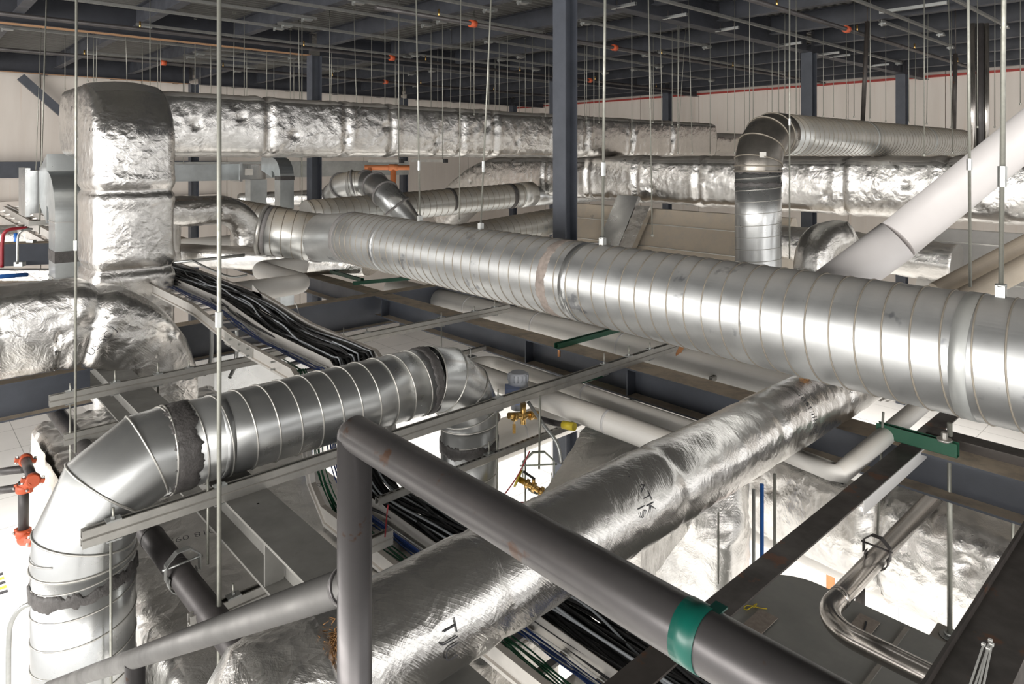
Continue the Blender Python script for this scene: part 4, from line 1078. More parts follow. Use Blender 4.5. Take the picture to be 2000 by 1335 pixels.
wrapped('foil_jacket', path, 1.05, 0.80, (1, 0, 0), 'foil', 0.035, 0.2, 0.03, 47, straps=[1.4, 3.0, 4.2], bulge=0.04, parent=t, pinch=0.05, pins=[(2.2, 0.6, 9), (3.0, 0.55, 8), (3.6, 0.62, 9), (2.2, 0.35, 9), (3.0, 0.4, 8), (4.2, 0.6, 8)])
text_part(t, '8 02-31', 0.09, atd(1655, 995, 5.75), (-0.1, -0.2, -1), (0.75, -0.67, 0), off=0.06)
wrapped('small_wrapped_duct', [(9.35, 4.8, -1.22), (9.35, 3.7, -1.22), (9.35, 2.4, -1.28)], 0.5, 0.42, (1, 0, 0), 'foil_dusty', 0.045, 0.14, 0.02, 51); tag(C.objects[-1], 'small dusty foil duct right of the vertical riser', 'duct')
wrapped('bulging_foil_bend', smooth_path([atd(1640, 470, 8.2), atd(1605, 478, 8.0), atd(1590, 510, 7.9), atd(1590, 580, 7.9)], 6), 0.4, 0.45, None, 'foil', 0.045, 0.15, 0.03, 53); tag(C.objects[-1], 'bulging foil bend hanging from the small dusty duct', 'duct')

# rusty bent strap and slotted strut behind the longest strut
P = [atd(1336, 668, 6.6), atd(1325, 690, 6.6), atd(1325, 735, 6.6)]; P[2] = V(P[1].x, P[1].y, P[2].z)
tag(MB().sweep([(-0.025, -0.004), (0.025, -0.004), (0.025, 0.004), (-0.025, 0.004)], P, side=RT).build('bent_strap', 'copper'), 'rusty bent steel strap behind the right end of the longest double strut', 'strap')
p = atd(1388, 740, 6.2); strut_channel('single_strut', p, p + V(0.9, 0, 0), 'slotted strut below the main duct, right of the rusty strap', double=False, slotted=True)

# chrome pipe
t = thing('chrome_pipe', (3.88, 1.67, -2.55), 'polished steel pipe making a right-angle bend at lower right', 'pipe')
a, b, c = (6.0, 1.60, -2.5), (3.70, 1.60, -2.5), (3.70, -0.6, -2.5)
MB().tube([a] + bend(a, b, c, 0.2, 10) + [c], 0.055, 32).build('pipe_run', 'chrome_pipe', t)
MB().tube([(3.96, 1.60, -2.5), (4.0, 1.60, -2.5)], 0.057, 32).build('weld_ring', 'chrome_pipe', t)
clevis('ring_hanger', (4.55, 1.60, -2.5), 0.057, (1, 0, 0), 'thin ring hanger round the polished steel pipe', 'black_pipe')
tag(MB().tube([(4.60, 1.58, -1.6), (4.56, 1.60, -2.36)], 0.008, 8).build('hanger_rod', 'rod'), 'rod through the green strut carrying the polished pipe', 'hanger rod')
p = atd(1855, 850, 4.15); q = V(p.x, p.y, -2.92)
t = thing('hanger_rod', q, 'thick rod in front of the dark beam at right, bolted to a bracket below', 'hanger rod')
MB().tube([V(p.x, p.y, -1.62), q], 0.0145, 12).build('rod', 'rod', t)
MB().disc(q + V(0, 0, 0.02), (0, 0, 1), 0.032, 0.02, 6).build('hex_nut', 'zinc', t)
MB().disc(q + V(0, 0, 0.005), (0, 0, 1), 0.055, 0.008, 20).build('washer', 'zinc', t)
MB().obox(q + V(0, 0, -0.004), V(0.09, 0, 0), V(0, 0.09, 0), V(0, 0, 0.004)).obox(q + V(0.09, 0, -0.08), V(0.004, 0, 0), V(0, 0.09, 0), V(0, 0, 0.08)).build('bracket', 'strut', t)
p = atd(1978, 985, 4.6); tag(MB().tube([p, p + V(0, 0, -0.75)], 0.009, 8).disc(p + V(0, 0, -0.03), (0, 0, 1), 0.02, 0.09, 6).build('hanger_rod', 'rod'), 'rod with a dark coupling below the beam at the right edge', 'hanger rod')
for (u, v0, v1, d, r, mat, lb) in [(1488, 945, 1085, 5.6, 0.016, 'blue_pipe', 'blue vertical pipe below the round foil duct at right'), (1472, 955, 1085, 5.5, 0.014, 'zinc', 'grey vertical conduit beside the blue pipe'),
        (1513, 925, 1110, 5.0, 0.011, 'rod', 'pale rod right of the blue vertical pipe'), (1403, 1000, 1140, 4.9, 0.007, 'rod', 'thin rod in front of the crumpled foil drop'),
        (1622, 1085, 1160, 7.0, 0.04, 'orange_pipe', 'orange vertical pipe in the bright gap at lower right'), (1648, 1095, 1160, 7.0, 0.03, 'white_jacket', 'pale vertical pipe beside the orange one at lower right'),
        (1680, 1135, 1180, 5.2, 0.035, 'mill_steel', 'dark post stub below the polished pipe')]:
    p, q = atd(u, v0, d), atd(u, v1 + 25, d); q = V(p.x, p.y, -6 if mat != 'mill_steel' else q.z)
    tag(MB().tube([p, q], r, 12).build('vertical_pipe', mat), lb, 'pipe')

wrapped('added_low_duct', [(2.45, 0.1, -2.85), (2.45, 2.35, -2.85)], 1.1, 0.4, (1, 0, 0), 'foil', 0.05, 0.1, 0.02, 49); tag(C.objects[-1], 'added dark foil duct under the low tray end, masking the bright floor', 'duct')  # added so the gaps between the tray rungs look dark
# galvanized duct at lower right
t = thing('low_galvanized_duct', (3.9, 0.8, -3.35), 'dull galvanized sheet duct with rounded corner and yellow scribble, lower right', 'duct')
def outline(off=0.0):
    P = [(3.05, -0.8), (4.66 - off, -0.8)]
    P += [(4.66 - 0.35 + (0.35 - off) * math.cos(a), 2.0 + (0.35 - off) * math.sin(a)) for a in [math.pi / 2 * k / 12 for k in range(13)]]
    return P + [(3.05, 2.35 - off)]
P = outline(); n = len(P)
MB().add([(x, y, -3.4) for x, y in P] + [(x, y, -2.9) for x, y in P], [tuple(range(n, 2 * n)), tuple(range(n - 1, -1, -1))] + [(i, (i + 1) % n, n + (i + 1) % n, n + i) for i in range(n)]).build('duct_body', 'galv_dull', t)
for y in (0.25, 0.85, 1.45): MB().box((3.05, y - 0.012, -2.9), (4.62, y + 0.012, -2.890)).build('drive_seam', 'strut', t)
def loop(pts, r, mat, nm): MB().tube(smooth_path([atz(u, v, -2.892) for u, v in pts], 6), r, 5).build(nm, mat, t)
loop([(1498, 1188), (1486, 1187), (1470, 1183), (1458, 1182), (1453, 1187), (1459, 1190), (1466, 1186), (1478, 1178), (1472, 1186)], 0.0035, 'yellow', 'yellow_scribble')
for (u, v, w) in ((1485, 1213, 0.10), (1686, 1222, 0.10)):
    p = atz(u, v, -2.888); MB().obox(p, V(0.11, 0, 0), V(0, 0.06, 0), V(0, 0, 0.002)).build('sticker', 'label_tan', t)
p = atz(1690, 1222, -2.884); MB().obox(p, V(0.05, 0.012, 0), V(0, 0.005, 0), V(0, 0, 0.001)).build('pen_mark', 'ink', t)
tag(MB().box((2.6, -0.6, -3.62), (3.75, 1.35, -3.3)).build('lower_sheet_duct', 'galv_sheet'), 'lower galvanized duct under the polished pipe near the handrail', 'duct')

# ================================================================ DUCTS BEHIND THE MAIN DUCT
# sloped tan transition ducts
def sloped(nm, y0, y1, label, mat, seams):
    t = thing(nm, (9.8, (y0 + y1) / 2, -2.4), label, 'duct')
    pr = [(10.0, -0.93), (9.15, -2.2), (9.15, -2.5), (10.9, -2.5), (10.12, -0.93)]
    vs = [(x, y, z) for y in (y0, y1) for x, z in pr]; n = len(pr)
    MB().add(vs, [tuple(range(n - 1, -1, -1)), tuple(range(n, 2 * n))] + [(i, (i + 1) % n, n + (i + 1) % n, n + i) for i in range(n)]).build('duct_body', mat, t)
    for s in seams:
        x, z = 10.0 - 0.85 * s - 0.004, -0.93 - 1.27 * s + 0.003
        MB().box((x - 0.004, y0, z - 0.006), (x + 0.006, y1, z + 0.006)).build('standing_seam', 'seam', t)
    return t
t = sloped('sloped_duct', 4.7, 9.3, 'dusty tan sloped sheet duct right behind the nearest column', 'galv_tan', (0.2, 0.48, 0.75))
text_part(t, '<B', 0.08, (9.83, 8.55, -1.16), (0, -1, 0), (0.55, 0, 0.83), off=0.012); m = MB(); rm = random.Random(3)
for k in range(15):
    if k not in (6, 10): m.obox(V(9.775, 8.45 - 0.065 * k, -1.29 - 0.02 * rm.random()), V(0, 0.022, 0), V(0.014, 0, 0.022), V(-0.006, 0, 0.004))
m.build('faded_marks', 'label_tan', t)
sloped('sloped_duct', -1.0, 2.9, 'pale sloped sheet duct beyond the white brace at the right edge', 'galv_pale', (0.12, 0.45, 0.85))
t = thing('strap_duct', atd(1215, 440, 12), 'narrow shiny duct slanting across the tan sloped duct', 'duct')
MB().obox(V(9.50, 7.75, -1.48), V(0.50, 0, 0.745), V(0, -0.24, 0), V(-0.03, 0, 0.02)).build('sheet', 'galv', t)
foil_solid('foil_flap', [V(9.06, 7.45, -2.1), V(9.06, 7.15, -2.1), V(9.9, 7.15, -0.95), V(9.9, 7.45, -0.95)], [V(8.98, 7.45, -2.02), V(8.98, 7.15, -2.02), V(9.82, 7.15, -0.87), V(9.82, 7.45, -0.87)], 'foil_dusty', 0.05, 0.03, 61, t)

# vertical riser with elbow and high horizontal run
RBx, RA, RR = 7.15, 3.75, 0.245
t = thing('riser_spiral_duct', (RBx, RA, -2.4), 'spiral riser right of centre turning by a dark elbow into a high horizontal run', 'duct')
spiral(t, (RBx, RA, -2.5), (RBx, RA, -0.14), RR, 'galv', 'seam', 0.13, sr=0.004)
er = 0.36
q = [(RBx + er - er * math.cos(math.radians(a)), RA, -0.11 + er * math.sin(math.radians(a))) for a in (0, 8, 36, 66, 90)]
gored(t, [(RBx, RA, -0.16)] + q, RR + 0.006, 'galv_dark', seam='seam_dusty', name='elbow', sr=0.009)
MB().tube([(RBx + er, RA, 0.25), (RBx + er + 0.15, RA, 0.25)], RR + 0.008, 48).build('collar', 'galv_dark', t)
spiral(t, (RBx + er + 0.1, RA, 0.25), (14.7, RA, 0.25), RR, 'galv_dusty', 'seam_dusty', 0.13, sr=0.0045)
ring(t, (10.1, RA, 0.25), (1, 0, 0), RR, 0.07, 'galv_dull')
ring(t, (12.6, RA, 0.25), (1, 0, 0), RR, 0.07, 'galv_dull')
gored(t, [(14.7 + 0.33 * math.sin(math.radians(a)), RA, -0.08 + 0.33 * math.cos(math.radians(a))) for a in (0, 30, 60, 90)] + [(15.03, RA, -0.8)], RR + 0.006, 'galv_dusty', seam='seam_dusty', name='end_elbow')
sealant(t, (RBx, RA, -0.17), (0, 0, 1), RR + 0.004, 0.035, 'mastic', 71, ragged=0.02)
sealant(t, (RBx, RA, -0.31), (0, 0, 1), RR, 0.05, 'mastic', 73, ragged=0.02)
p = atd(1490, 302, 7.35)
MB().obox(p, RT * 0.035, V(0, 0, 0.03), FW * 0.004).build('label_plate', 'paper', t)

# spiral ducts along X behind
t = thing('rear_spiral_duct', (5, 10.4, -1.25), 'dusty spiral duct behind the main duct, with a flanged right end', 'duct')
spiral(t, (5.0, 10.4, -0.96), (10.1, 10.4, -0.80), 0.25, 'galv_dusty', 'seam_dusty', 0.14, sr=0.005)
ring(t, (9.9, 10.4, -0.805), (1, 0, 0.03), 0.25, 0.35, 'galv_dusty', 'end_collar', 0.012); ring(t, (9.45, 10.4, -0.82), (1, 0, 0.03), 0.25, 0.10, 'mastic', 'sealant_band', 0.01)
ring(t, (7.9, 10.4, -0.86), (1, 0, 0.03), 0.25, 0.06, 'mastic', 'sealant_band', 0.006)
spiral(t, (10.1, 10.4, -0.85), (13.5, 10.4, -0.85), 0.2, 'galv', 'seam', 0.14, sr=0.004, name='reduced_body')
t = thing('lower_rear_spiral_duct', (8, 8.4, -1.4), 'lower dusty spiral duct just above the main duct, left of the tan sloped duct', 'duct')
spiral(t, (5.6, 8.3, -1.33), (8.62, 8.3, -1.13), 0.22, 'galv_dusty', 'seam_dusty', 0.13, sr=0.004)
t = thing('small_elbow_duct', atd(700, 380, 12.2), 'small spiral duct with several dark taped elbows behind the main duct', 'duct')
dd = 12.2
P = [atd(672, 400, 13), atd(655, 378, 12.8), atd(668, 362, dd), atd(692, 357, dd)]
gored(t, P, 0.22, 'galv_dusty', seam='mastic_grey', name='left_elbow', sr=0.02)
spiral(t, atd(680, 359, dd), atd(716, 358, dd), 0.225, 'galv_dusty', 'seam', 0.12, sr=0.005)
P = [atd(714, 358, dd), atd(733, 362, 12.0), atd(752, 378, 11.6), atd(775, 403, 11.5), atd(800, 440, 11.6), atd(825, 475, 11.6)]
gored(t, P, 0.225, 'galv', seam='mastic_grey', name='right_elbow', sr=0.022)
t = thing('far_spiral_duct', atd(480, 420, 10.5), 'dim spiral duct end seen left of the main duct flange', 'duct')
spiral(t, atd(455, 410, 12.9), atd(570, 432, 12.3), 0.22, 'galv_dusty', 'seam_dusty', 0.13)
t = thing('foil_elbow', (2, 11.4, -1.2), 'small foil wrapped duct turning down, between the tall duct and the main duct', 'duct')
path = [(2.2, 11.3, -0.86), (3.9, 11.3, -0.86)] + arc((3.9, 11.3, -1.3), (0, 0, 0.44), (0.5, 0, 0), 10) + [(4.4, 11.3, -1.75)]
wrapped('foil_jacket', path, 0.5, 0.42, (0, 1, 0), 'foil', 0.05, 0.14, 0.02, 67, bulge=0.02, parent=t)
wrapped('foil_branch', [(3.15, 11.3, -1.0), (3.15, 11.3, -1.7)], 0.4, 0.4, (0, 1, 0), 'foil', 0.05, 0.14, 0.015, 68, bulge=0.0, parent=t)
wrapped('flat_foil_duct', [(3.4, 12.0, -1.60), (5.3, 8.9, -1.60)], 0.5, 0.3, None, 'foil_dusty', 0.05, 0.1, 0.025, 69); tag(C.objects[-1], 'low flat foil duct below the main duct flange', 'duct')
wrapped('dark_foil_duct', [atd(470, 392, 15), atd(720, 383, 15)], 0.4, 0.3, None, 'foil_far', 0.06, 0.1, 0.02, 70); tag(C.objects[-1], 'dim foil duct low against the back, behind the small elbows', 'duct')

# rectangular galvanized ducts, left and centre back
t = thing('flat_sheet_duct', atd(440, 340, 14), 'flat galvanized duct with a rounded end below the upper foil duct', 'duct')
z0, z1 = -0.50, -0.16; ya = 14.4
xs = [ray(u, 0)[0] / ray(u, 0)[1] * ya for u in (330, 470, 528)]
MB().box((xs[0], ya, z0), (xs[1], ya + 0.5, z1)).build('duct_body', 'galv_sheet', t)
P = [(xs[1], ya), (xs[2] - 0.3, ya)] + [(xs[2] - 0.3 + 0.3 * math.sin(a), ya + 0.3 - 0.3 * math.cos(a)) for a in [math.pi / 2 * k / 8 for k in range(1, 9)]] + [(xs[2], ya + 0.9), (xs[1], ya + 0.9)]
n = len(P); MB().add([(x, y, z0 + 0.01) for x, y in P] + [(x, y, z1 - 0.01) for x, y in P], [tuple(range(n, 2 * n)), tuple(range(n - 1, -1, -1))] + [(i, (i + 1) % n, n + (i + 1) % n, n + i) for i in range(n)]).build('round_end', 'galv', t)
MB().box((xs[1] - 0.03, ya - 0.03, z0 - 0.03), (xs[1] + 0.03, ya + 0.53, z1 + 0.03)).build('flange', 'galv', t)
MB().box((xs[2] - 0.55, ya - 0.004, -0.4), (xs[2] - 0.38, ya - 0.001, -0.26)).build('sticker', 'paper', t)
t = thing('sheet_riser', atd(556, 390, 13.5), 'narrow galvanized riser with a black band, left of the second column', 'duct')
c = atd(556, 390, 13.5); xx, yv = c.x, c.y
path = [(xx, yv + 0.8, -0.16), (xx, yv + 0.28, -0.16)] + arc((xx, yv + 0.28, -0.42), (0, 0, 0.26), (0, -0.26, 0), 8) + [(xx, yv, -6)]
MB().sweep([(-0.14, -0.13), (0.14, -0.13), (0.14, 0.13), (-0.14, 0.13)], path, side=(1, 0, 0)).build('duct_body', 'galv_sheet', t)
MB().box((xx - 0.145, yv - 0.135, -0.47), (xx + 0.145, yv + 0.135, -0.39)).build('sealant_band', 'mastic', t)
tag(MB().box((atd(490, 380, 15).x - 0.18, 14.5, -1.2), (atd(490, 380, 15).x + 0.18, 14.8, -0.5)).build('short_sheet_drop', 'galv_sheet'), 'short galvanized drop under the flat sheet duct', 'duct')
t = thing('far_sheet_duct', (8.7, 18.9, -0.6), 'far grey sheet duct just under the upper foil duct', 'duct')
MB().box((5.0, 18.6, -0.6), (12.5, 19.2, -0.15)).build('duct_body', 'galv_dull', t)
for x in (5.6, 8.8, 12.0): MB().tube([(x, 18.57, -0.6), (x, 18.57, 2.44)], 0.008, 6).build('strap_rod', 'rod', t)
# orange pipes
t = thing('orange_pipe', atd(765, 360, 15), 'orange pipe making a tee, far behind at centre left', 'pipe')
MB().tube([atd(712, 327, 15), atd(800, 327, 15.2)], 0.055, 16).build('pipe_run', 'orange_pipe', t)
p = atd(768, 327, 15.1); MB().tube([p, V(p.x, p.y, -1.5)], 0.062, 16).build('drop', 'orange_pipe', t)
MB().disc(p, atd(800, 327, 15.2) - atd(712, 327, 15), 0.075, 0.2, 16).build('tee', 'orange_pipe', t)
p = atd(722, 327, 15); MB().tube([p, p + V(0, 0, -0.5)], 0.05, 16).build('drop', 'orange_pipe', t)

# left riser
t = thing('left_sheet_riser', (1.85, 10.2, -1.9), 'galvanized rectangular riser with a black sealant band, left of the tall foil duct', 'duct')
x0, x1, y0, y1 = 1.53, 2.3, 10.0, 10.45
path = [(0, 11.2, -0.42), (0, 10.6, -0.42)] + arc((0, 10.6, -0.76), (0, 0, 0.34), (0, -0.375, 0), 22) + [(0, 10.225, -2.3)]
MB().sweep([(x0, -0.225), (x1, -0.225), (x1, 0.225), (x0, 0.225)], path, side=(1, 0, 0)).build('duct_body', 'galv_sheet', t)
MB().box((x0 - 0.006, 9.99, -1.32), (x1 + 0.006, 10.46, -1.18)).build('sealant_band', 'mastic', t)
for z in (-0.82, -1.52, -1.95): MB().box((x0 - 0.008, 9.988, z - 0.01), (x1 + 0.008, 10.46, z + 0.01)).build('seam_flange', 'galv', t)
foil_o = MB().box((x0 + 0.28, 9.985, -1.05), (x0 + 0.38, 9.989, -0.93)).build('sticker', 'paper', t)
tag(MB().box((1.44, 11.3, -0.78), (2.4, 11.8, -0.20)).box((1.38, 11.24, -0.82), (1.437, 11.86, -0.16)).box((1.62, 11.24, -0.82), (1.68, 11.86, -0.16)).build('flanged_box', 'galv'), 'flanged galvanized box behind the left riser top', 'duct')
c = V(1.5, 11.1, -0.9)
t = thing('trapeze_hanger', c, 'small trapeze with slanting rod below the flanged box, far left', 'hanger')
MB().bar(c - V(0.1, 0, 0), c + V(0.5, 0, 0), 0.05, 0.06).build('channel', 'strut', t)
MB().tube([c + V(0.02, 0, -0.15), c + V(0.12, 0.1, 3.3)], 0.009, 8).build('rod', 'rod', t)

# far left clutter
tag(MB().bar(atd(-60, 498, 9.6), atd(112, 492, 10.2), 0.35, 0.31).build('dark_beam', 'slate'), 'dark beam at the far left beside the galvanized riser', 'beam')
pipe('blue_pipe', [atd(-40, 543, 8.6), atd(102, 532, 9.4)], 0.028, 'blue_pipe', 'horizontal blue pipe at the far left')
tag(wrapped('far_foil_duct', [atd(-60, 465, 12), atd(70, 460, 12.5)], 0.4, 0.42, None, 'foil_far', 0.06, 0.19, 0.008, 81, bulge=0), 'round foil duct above the dark beam at far left', 'duct')
tag(MB().obox(atd(70, 555, 9.2), RT * 0.55, V(0, 0, 0.2), FW * 0.1).build('foil_block', 'foil'), 'crinkled foil block below the blue pipe at far left', 'duct')
tag(MB().obox(atd(15, 558, 8.9), RT * 0.45, FW * 0.5, V(0, 0, 0.03)).build('dusty_plate', 'slate'), 'dusty flat plate at the far left edge, below the blue pipe', 'plate')
for k, (a, b) in enumerate((((-20, 415), (104, 485)), ((8, 408), (104, 462)), ((48, 405), (104, 438)))):
    p, q = atd(a[0], a[1], 13.5), atd(b[0], b[1], 11.0)
    tt = thing('distant_tray', p, ['lower', 'middle', 'upper'][k] + ' of three pale cable trays at far left', 'cable tray')
    MB().bar(p, q, 0.04, 0.12).build('side_rail', 'aluminium', tt)
    d = RT * 0.35
    MB().bar(p + d + V(0, 0, 0.1), q + d + V(0, 0, 0.1), 0.04, 0.12).build('side_rail', 'aluminium', tt)
    for j in range(9): c = p.lerp(q, (j + 0.5) / 9); MB().bar(c, c + d + V(0, 0, 0.1), 0.04, 0.03).build('rung', 'aluminium', tt)
pipe('red_conduit', smooth_path([atd(4, 522, 9.2), atd(5, 470, 9.2), atd(14, 450, 9.2), atd(52, 444, 9.4)], 8), 0.022, 'cable_red', 'red bent conduit at the far left', 'conduit')
pipe('grey_conduit', smooth_path([atd(34, 515, 9.2), atd(35, 465, 9.2), atd(44, 450, 9.2), atd(62, 447, 9.4)], 8), 0.016, 'zinc', 'grey bent conduit just right of the red one', 'conduit')
pipe('blue_pipe', [atd(31, 455, 11), atd(31, 478, 11)], 0.03, 'blue_pipe', 'short blue vertical pipe at the far left')
tag(MB().obox(atd(61, 475, 10), RT * 0.05, FW * 0.04, V(0, 0, 0.05)).build('junction_box', 'zinc'), 'small grey junction box at the far left', 'box')
tag(MB().obox(atd(39, 515, 9.7), RT * 0.06, FW * 0.04, V(0, 0, 0.03)).build('junction_box', 'zinc'), 'flat grey box at the foot of the grey conduit', 'box')

# sprinkler fittings at lower left
t = thing('sprinkler_fitting', atd(55, 1050, 4.9), 'black pipe with orange grooved couplings hanging at the lower left', 'pipe')
d0 = 5.3
a, b, c, e = atd(50, 898, 5.5), atd(64, 937, 5.0), atd(46, 950, 5.0), atd(46, 1045, 5.0)
e = V(c.x, c.y, e.z)
MB().tube([a, b], 0.034, 16).build('pipe_run', 'black_pipe', t)
MB().tube([c + V(0, 0, 0.04), e], 0.034, 16).build('pipe_run', 'black_pipe', t)
MB().tube([c, atd(-30, 962, 5.2)], 0.028, 16).build('pipe_run', 'black_pipe', t)
def coup(p, ax, r=0.05):
    p = Vector(p); ax = Vector(ax).normalized(); sd = ax.cross(V(0.3, 0.2, 1)).normalized()
    m = MB().tube([p - ax * 0.03, p - ax * 0.02, p + ax * 0.02, p + ax * 0.03], [r * 0.8, r, r, r * 0.8], 18)
    for s in (-1, 1): m.obox(p + sd * s * r * 1.15, sd * 0.016, ax * 0.022, ax.cross(sd) * 0.014)
    m.build('grooved_coupling', 'orange', t)
    for s in (-1, 1): MB().tube([p + sd * s * r * 1.2 - ax.cross(sd) * 0.03, p + sd * s * r * 1.2 + ax.cross(sd) * 0.03], 0.009, 6, smooth=False).build('coupling_bolt', 'zinc', t)
coup(a, b - a); coup(b, b - a); coup(c + V(0, 0, -0.01), (0, 0, 1)); coup(e + V(0, 0, 0.02), (0, 0, 1))
f = atd(66, 1052, 4.95); MB().tube(smooth_path([e, e + V(0, 0, -0.03), f + RT * -0.03, f], 6), 0.04, 16).build('elbow', 'orange', t); coup(f, RT)
MB().tube(smooth_path([b, (b + c) / 2 + V(0, 0, 0.0), c], 6), 0.042, 16).build('elbow', 'orange', t)
pipe('grey_conduit', smooth_path([atd(85, 1172, 5.2), atd(45, 1185, 5.2), atd(22, 1215, 5.2), atd(17, 1260, 5.2), atd(16, 1360, 5.2)], 8), 0.018, 'zinc', 'galvanized conduit bending down at the lower left corner', 'conduit')
pipe('black_pipe', [atd(-30, 925, 6.5), atd(48, 915, 6.2)], 0.035, 'black_pipe', 'black pipe at the left edge behind the orange couplings')
# equipment on the lower floor
t = thing('floor_cabinet', atd(40, 1130, 8), 'white equipment casing on the floor at lower left', 'equipment')
c = atz(60, 1150, -4.6)
MB().box((c.x - 2.2, c.y - 1.0, -6.0), (c.x + 1.0, c.y + 1.0, -4.6)).build('casing', 'white_paint', t)
MB().box((c.x - 0.3, c.y - 0.1, -4.6), (c.x + 0.5, c.y + 0.45, -4.52)).build('hatch', 'white_paint', t)
for k in range(5): MB().box((c.x - 0.28, c.y - 0.05 + 0.1 * k, -4.52), (c.x - 0.2, c.y + 0.0 + 0.1 * k, -4.515)).build('hazard_stripe', 'yellow' if k % 2 else 'ink', t)
# blue vertical pipe and things below the elbowed duct
p = atd(606, 860, 5.6); tag(MB().tube([p, V(p.x, p.y, -6)], 0.018, 12).build('vertical_pipe', 'blue_pipe'), 'blue vertical pipe under the middle of the elbowed spiral duct', 'pipe')
tag(MB().box((2.95, 8.6, -6), (4.4, 9.6, -2.35)).build('pale_sheet_box', 'galv'), 'pale sheet metal box below the cable tray, behind the elbowed duct', 'duct')

# vertical conduits at upper right
for (u, r, mat, lb) in ((1899, 0.038, 'chrome_pipe', 'shiny vertical conduit at upper right, left of the black one'), (1914, 0.042, 'black_pipe', 'black vertical pipe between two shiny conduits at upper right'), (1926, 0.036, 'chrome_pipe', 'shiny vertical conduit at upper right, right of the black one')):
    p = atd(u, 50, 9.0); tag(MB().tube([V(p.x, p.y, 1.75), V(p.x, p.y, -0.6)], r, 16).build('vertical_conduit', mat), lb, 'conduit')
for (u0, v0, u1, v1, lb) in ((1694, 42, 1685, 236, 'dark slanting rod above the high spiral run, left of two'), (1866, 105, 1863, 252, 'brown rod above the end of the high spiral run')):
    tag(MB().tube([atd(u0, v0, 10.5), atd(u1, v1, 10.5)], 0.032, 10).tube([atd(u0, v0, 10.5), V(atd(u0, v0, 10.5).x, atd(u0, v0, 10.5).y, 2.44)], 0.009, 8).build('dark_rod', 'mill_steel'), lb, 'hanger rod')

# ================================================================ HANGER RODS
rod(428, 3.12, z1=-4.2, r=0.0100, label='thickest near hanger rod, crossing the picture from top to bottom at left', parts=(-0.745,))
rod(150, 4.75, v1=884, r=0.0085, label='near hanger rod crossing the tall foil duct at far left', parts=(-0.62,), du=-3)
rod(1888, 4.2, v1=560, r=0.009, label='near rod in front of the white brace, left of two', parts=(-0.05,), du=7)
rod(1963, 4.3, v1=338, r=0.011, label='near rod hanging in front of the white brace, right of two', du=-3, parts=(-0.1,))
rod(1542, 7.0, v1=505, r=0.0075, label='rod hanging in front of the riser elbow', parts=(0.35,))
rod(901, 7.5, v1=432, r=0.006, label='rod ending on the lower rear spiral duct, left of the nearest column', du=-4)
rod(1264, 7.2, v1=462, r=0.007, label='rod in front of the tan sloped duct', du=10)
rod(590, 10.5, v1=396, r=0.007, label='rod ending at the left bend of the main spiral duct')
GA = ('thin rod hanging in front of the back wall above the upper foil duct', 'rods between roof and upper foil duct')
for u, d, v1, du in [(81, 12, 390, -13), (127, 13, 175, 0), (171, 11, 160, 0), (183, 13, 160, 0), (190, 12, 160, -2), (245, 12, 165, 3), (278, 13, 165, 0), (293, 10, 175, 0), (308, 13, 185, 0), (314, 12, 190, 0), (360, 14, 195, 0), (381, 12, 195, 0), (391, 15, 195, 0), (412, 13, 200, 0), (458, 11.5, 200, -2), (477, 11, 200, 0), (482, 14, 200, 0), (521, 13, 205, 0),
        (535, 15, 205, 0), (567, 13, 205, 0), (574, 15, 205, 0), (583, 11, 205, 2), (644, 11, 208, 0), (649, 13, 208, -3), (660, 15, 208, 0), (674, 14, 208, 0), (691, 11, 305, 8), (726, 12, 215, 0), (752, 11, 215, 0), (772, 14, 215, 0), (788, 15, 212, 0), (842, 12, 215, 0), (855, 14, 218, 0), (881, 13, 218, -1), (919, 13, 220, 0), (926, 11, 225, 0), (955, 12.5, 225, 0), (967, 15, 225, 0),
        (975, 13, 225, 0), (991, 12, 225, 0), (1014, 15, 225, 0), (1026, 14, 228, 0), (1040, 13, 228, 0), (1065, 12, 228, 0), (1072, 14, 228, 0)]:
    rod(u, d, v1=v1, r=0.0062, label=GA[0], group=GA[1], du=du, z0=2.44)
GB = ('thin rod hanging in front of the cream right wall', 'rods in front of the right wall')
for u, d, v1, du in [(1142, 13, 240, 0), (1147, 12, 240, -2), (1160, 11, 300, 0), (1170, 13, 240, 0), (1234, 10, 300, 0), (1268, 12, 240, 6), (1276, 13, 240, 0), (1289, 11, 245, 4), (1313, 12, 245, 0), (1327, 10.5, 245, -3), (1340, 12.5, 250, -14), (1324, 11, 300, 0), (1344, 10, 300, 8), (1387, 12, 300, 0), (1421, 13, 255, 0), (1435, 10.5, 300, 0), (1454, 12, 260, 0), (1464, 8.5, 245, 0), (1471, 12, 260, 0), (1508, 13, 220, 0), (1521, 12, 220, 0),
        (1533, 11, 228, 0), (1555, 9.5, 226, 0), (1561, 13, 226, 0), (1608, 12, 228, 0), (1628, 14, 228, 0), (1653, 12, 232, 0), (1668, 10, 230, 0), (1700, 9.5, 235, -1), (1730, 12, 238, 0), (1775, 10.5, 240, 0), (1788, 14, 245, -1), (1805, 8.0, 305, 0), (1813, 10.5, 243, -3), (1851, 9, 300, 10), (1858, 11, 250, 0), (1909, 8.5, 250, 0), (1943, 9, 250, 0), (1993, 8.5, 205, 0)]:
    rod(u, d, v1=v1, r=0.0058, label=GB[0], group=GB[1], du=du, z0=2.44)

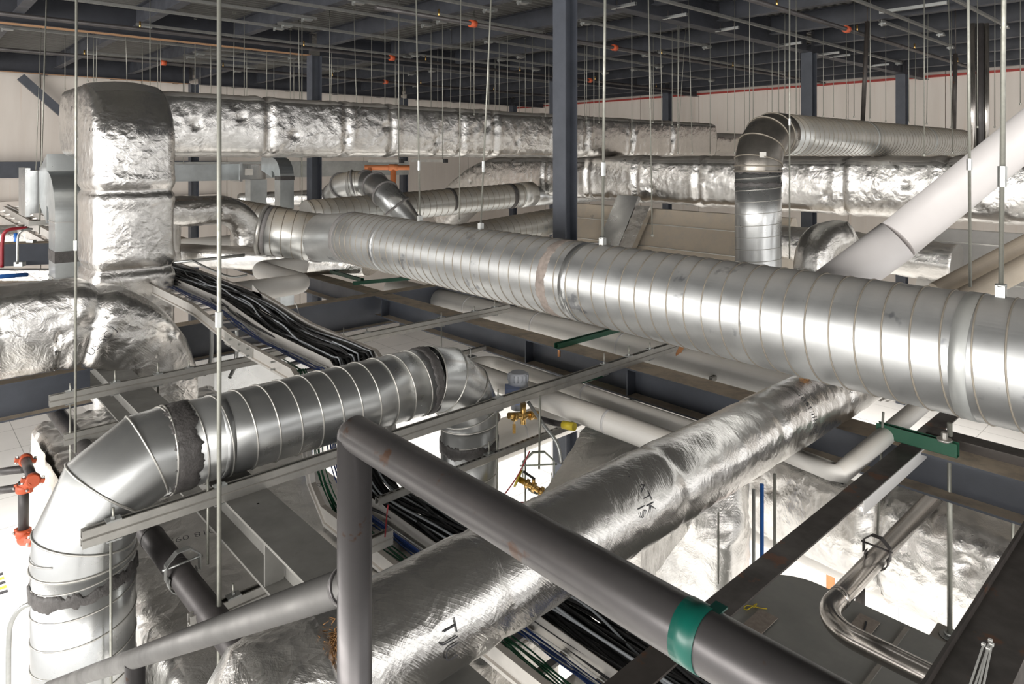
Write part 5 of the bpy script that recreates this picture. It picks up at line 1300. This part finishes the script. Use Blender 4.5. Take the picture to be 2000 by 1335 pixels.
# conduits and box by the zigzag pipe
pipe('grey_conduit', [atd(340, 513, 8.9), atd(478, 498, 9.3)], 0.022, 'zinc', 'straight galvanized conduit right of the tall foil duct, ending over the far beam', 'conduit')
pipe('grey_conduit', smooth_path([atd(375, 508, 9.0), atd(410, 525, 8.8), atd(450, 540, 8.7), atd(482, 537, 8.8)], 6), 0.014, 'zinc', 'thin bent conduit below the straight one right of the tall foil duct', 'conduit')
tag(MB().obox(atd(494, 556, 8.3), RT * 0.05, FW * 0.05, V(0, 0, 0.055)).build('junction_box', 'zinc'), 'small galvanized box on the rail beside the zigzag white pipe', 'box')

# ================================================================ SUB-PARTS: small pieces belong to the part they sit on
SUB = {'spiral_seam': ('duct_body', 'reduced_body'), 'gore_seam': ('left_elbow', 'right_elbow', 'elbow', 'end_elbow', 'collar'), 'sealant_band': ('duct_body', 'left_elbow'), 'sealant_smear': ('duct_body',),
       'coupling_ring': ('duct_body',), 'end_flange': ('duct_body',), 'hanger_lug': ('duct_body',), 'standing_seam': ('duct_body',), 'drive_seam': ('duct_body',), 'sticker': ('duct_body', 'round_end'), 'pen_mark': ('duct_body',), 'yellow_scribble': ('duct_body',),
       'seam_flange': ('duct_body',), 'label_plate': ('elbow',), 'printed_text': ('foil_jacket', 'duct_body'), 'fibre_tuft': ('foil_jacket',), 'torn_fibre': ('foil_jacket',), 'hex_nut': ('square_washer', 'rod'), 'stud': ('square_washer',),
       'coupling_nut': ('rod',), 'tape_band': ('top_rail',), 'tape_tail': ('top_rail',), 'weld_bead': ('stair_rail',), 'weld_cap': ('post',), 'coupling_bolt': ('grooved_coupling',), 'cap_rib': ('cap',), 'tape_seam': ('jacket',), 'rail_bolt': ('side_rail',), 'splice_plate': ('side_rail',),
       'joint_ring': ('pipe_run',), 'weld_ring': ('pipe_run',), 'sprinkler_head': ('pipe_run',), 'lever': ('valve_body',), 'tag': ('valve_body',), 'end_cap': ('channel',), 'bolt': ('channel',), 'hex_bolt': ('washer',), 'hazard_stripe': ('hatch',)}
def centre(o):
    vs = o.data.vertices; k = max(1, len(vs) // 60); s = Vector((0, 0, 0)); c = 0
    for i in range(0, len(vs), k): s += vs[i].co; c += 1
    return s / max(1, c)
for root in [o for o in C.objects if o.parent is None and o.type == 'EMPTY']:
    kids = list(root.children)
    cen = {o: centre(o) for o in kids}
    for o in kids:
        base = o.name.split('.')[0]
        if base not in SUB: continue
        cand = [p for p in kids if p.name.split('.')[0] in SUB[base]]
        if cand: o.parent = min(cand, key=lambda p: (cen[p] - cen[o]).length)
for o in C.objects:
    if '_org' in o: del o['_org']
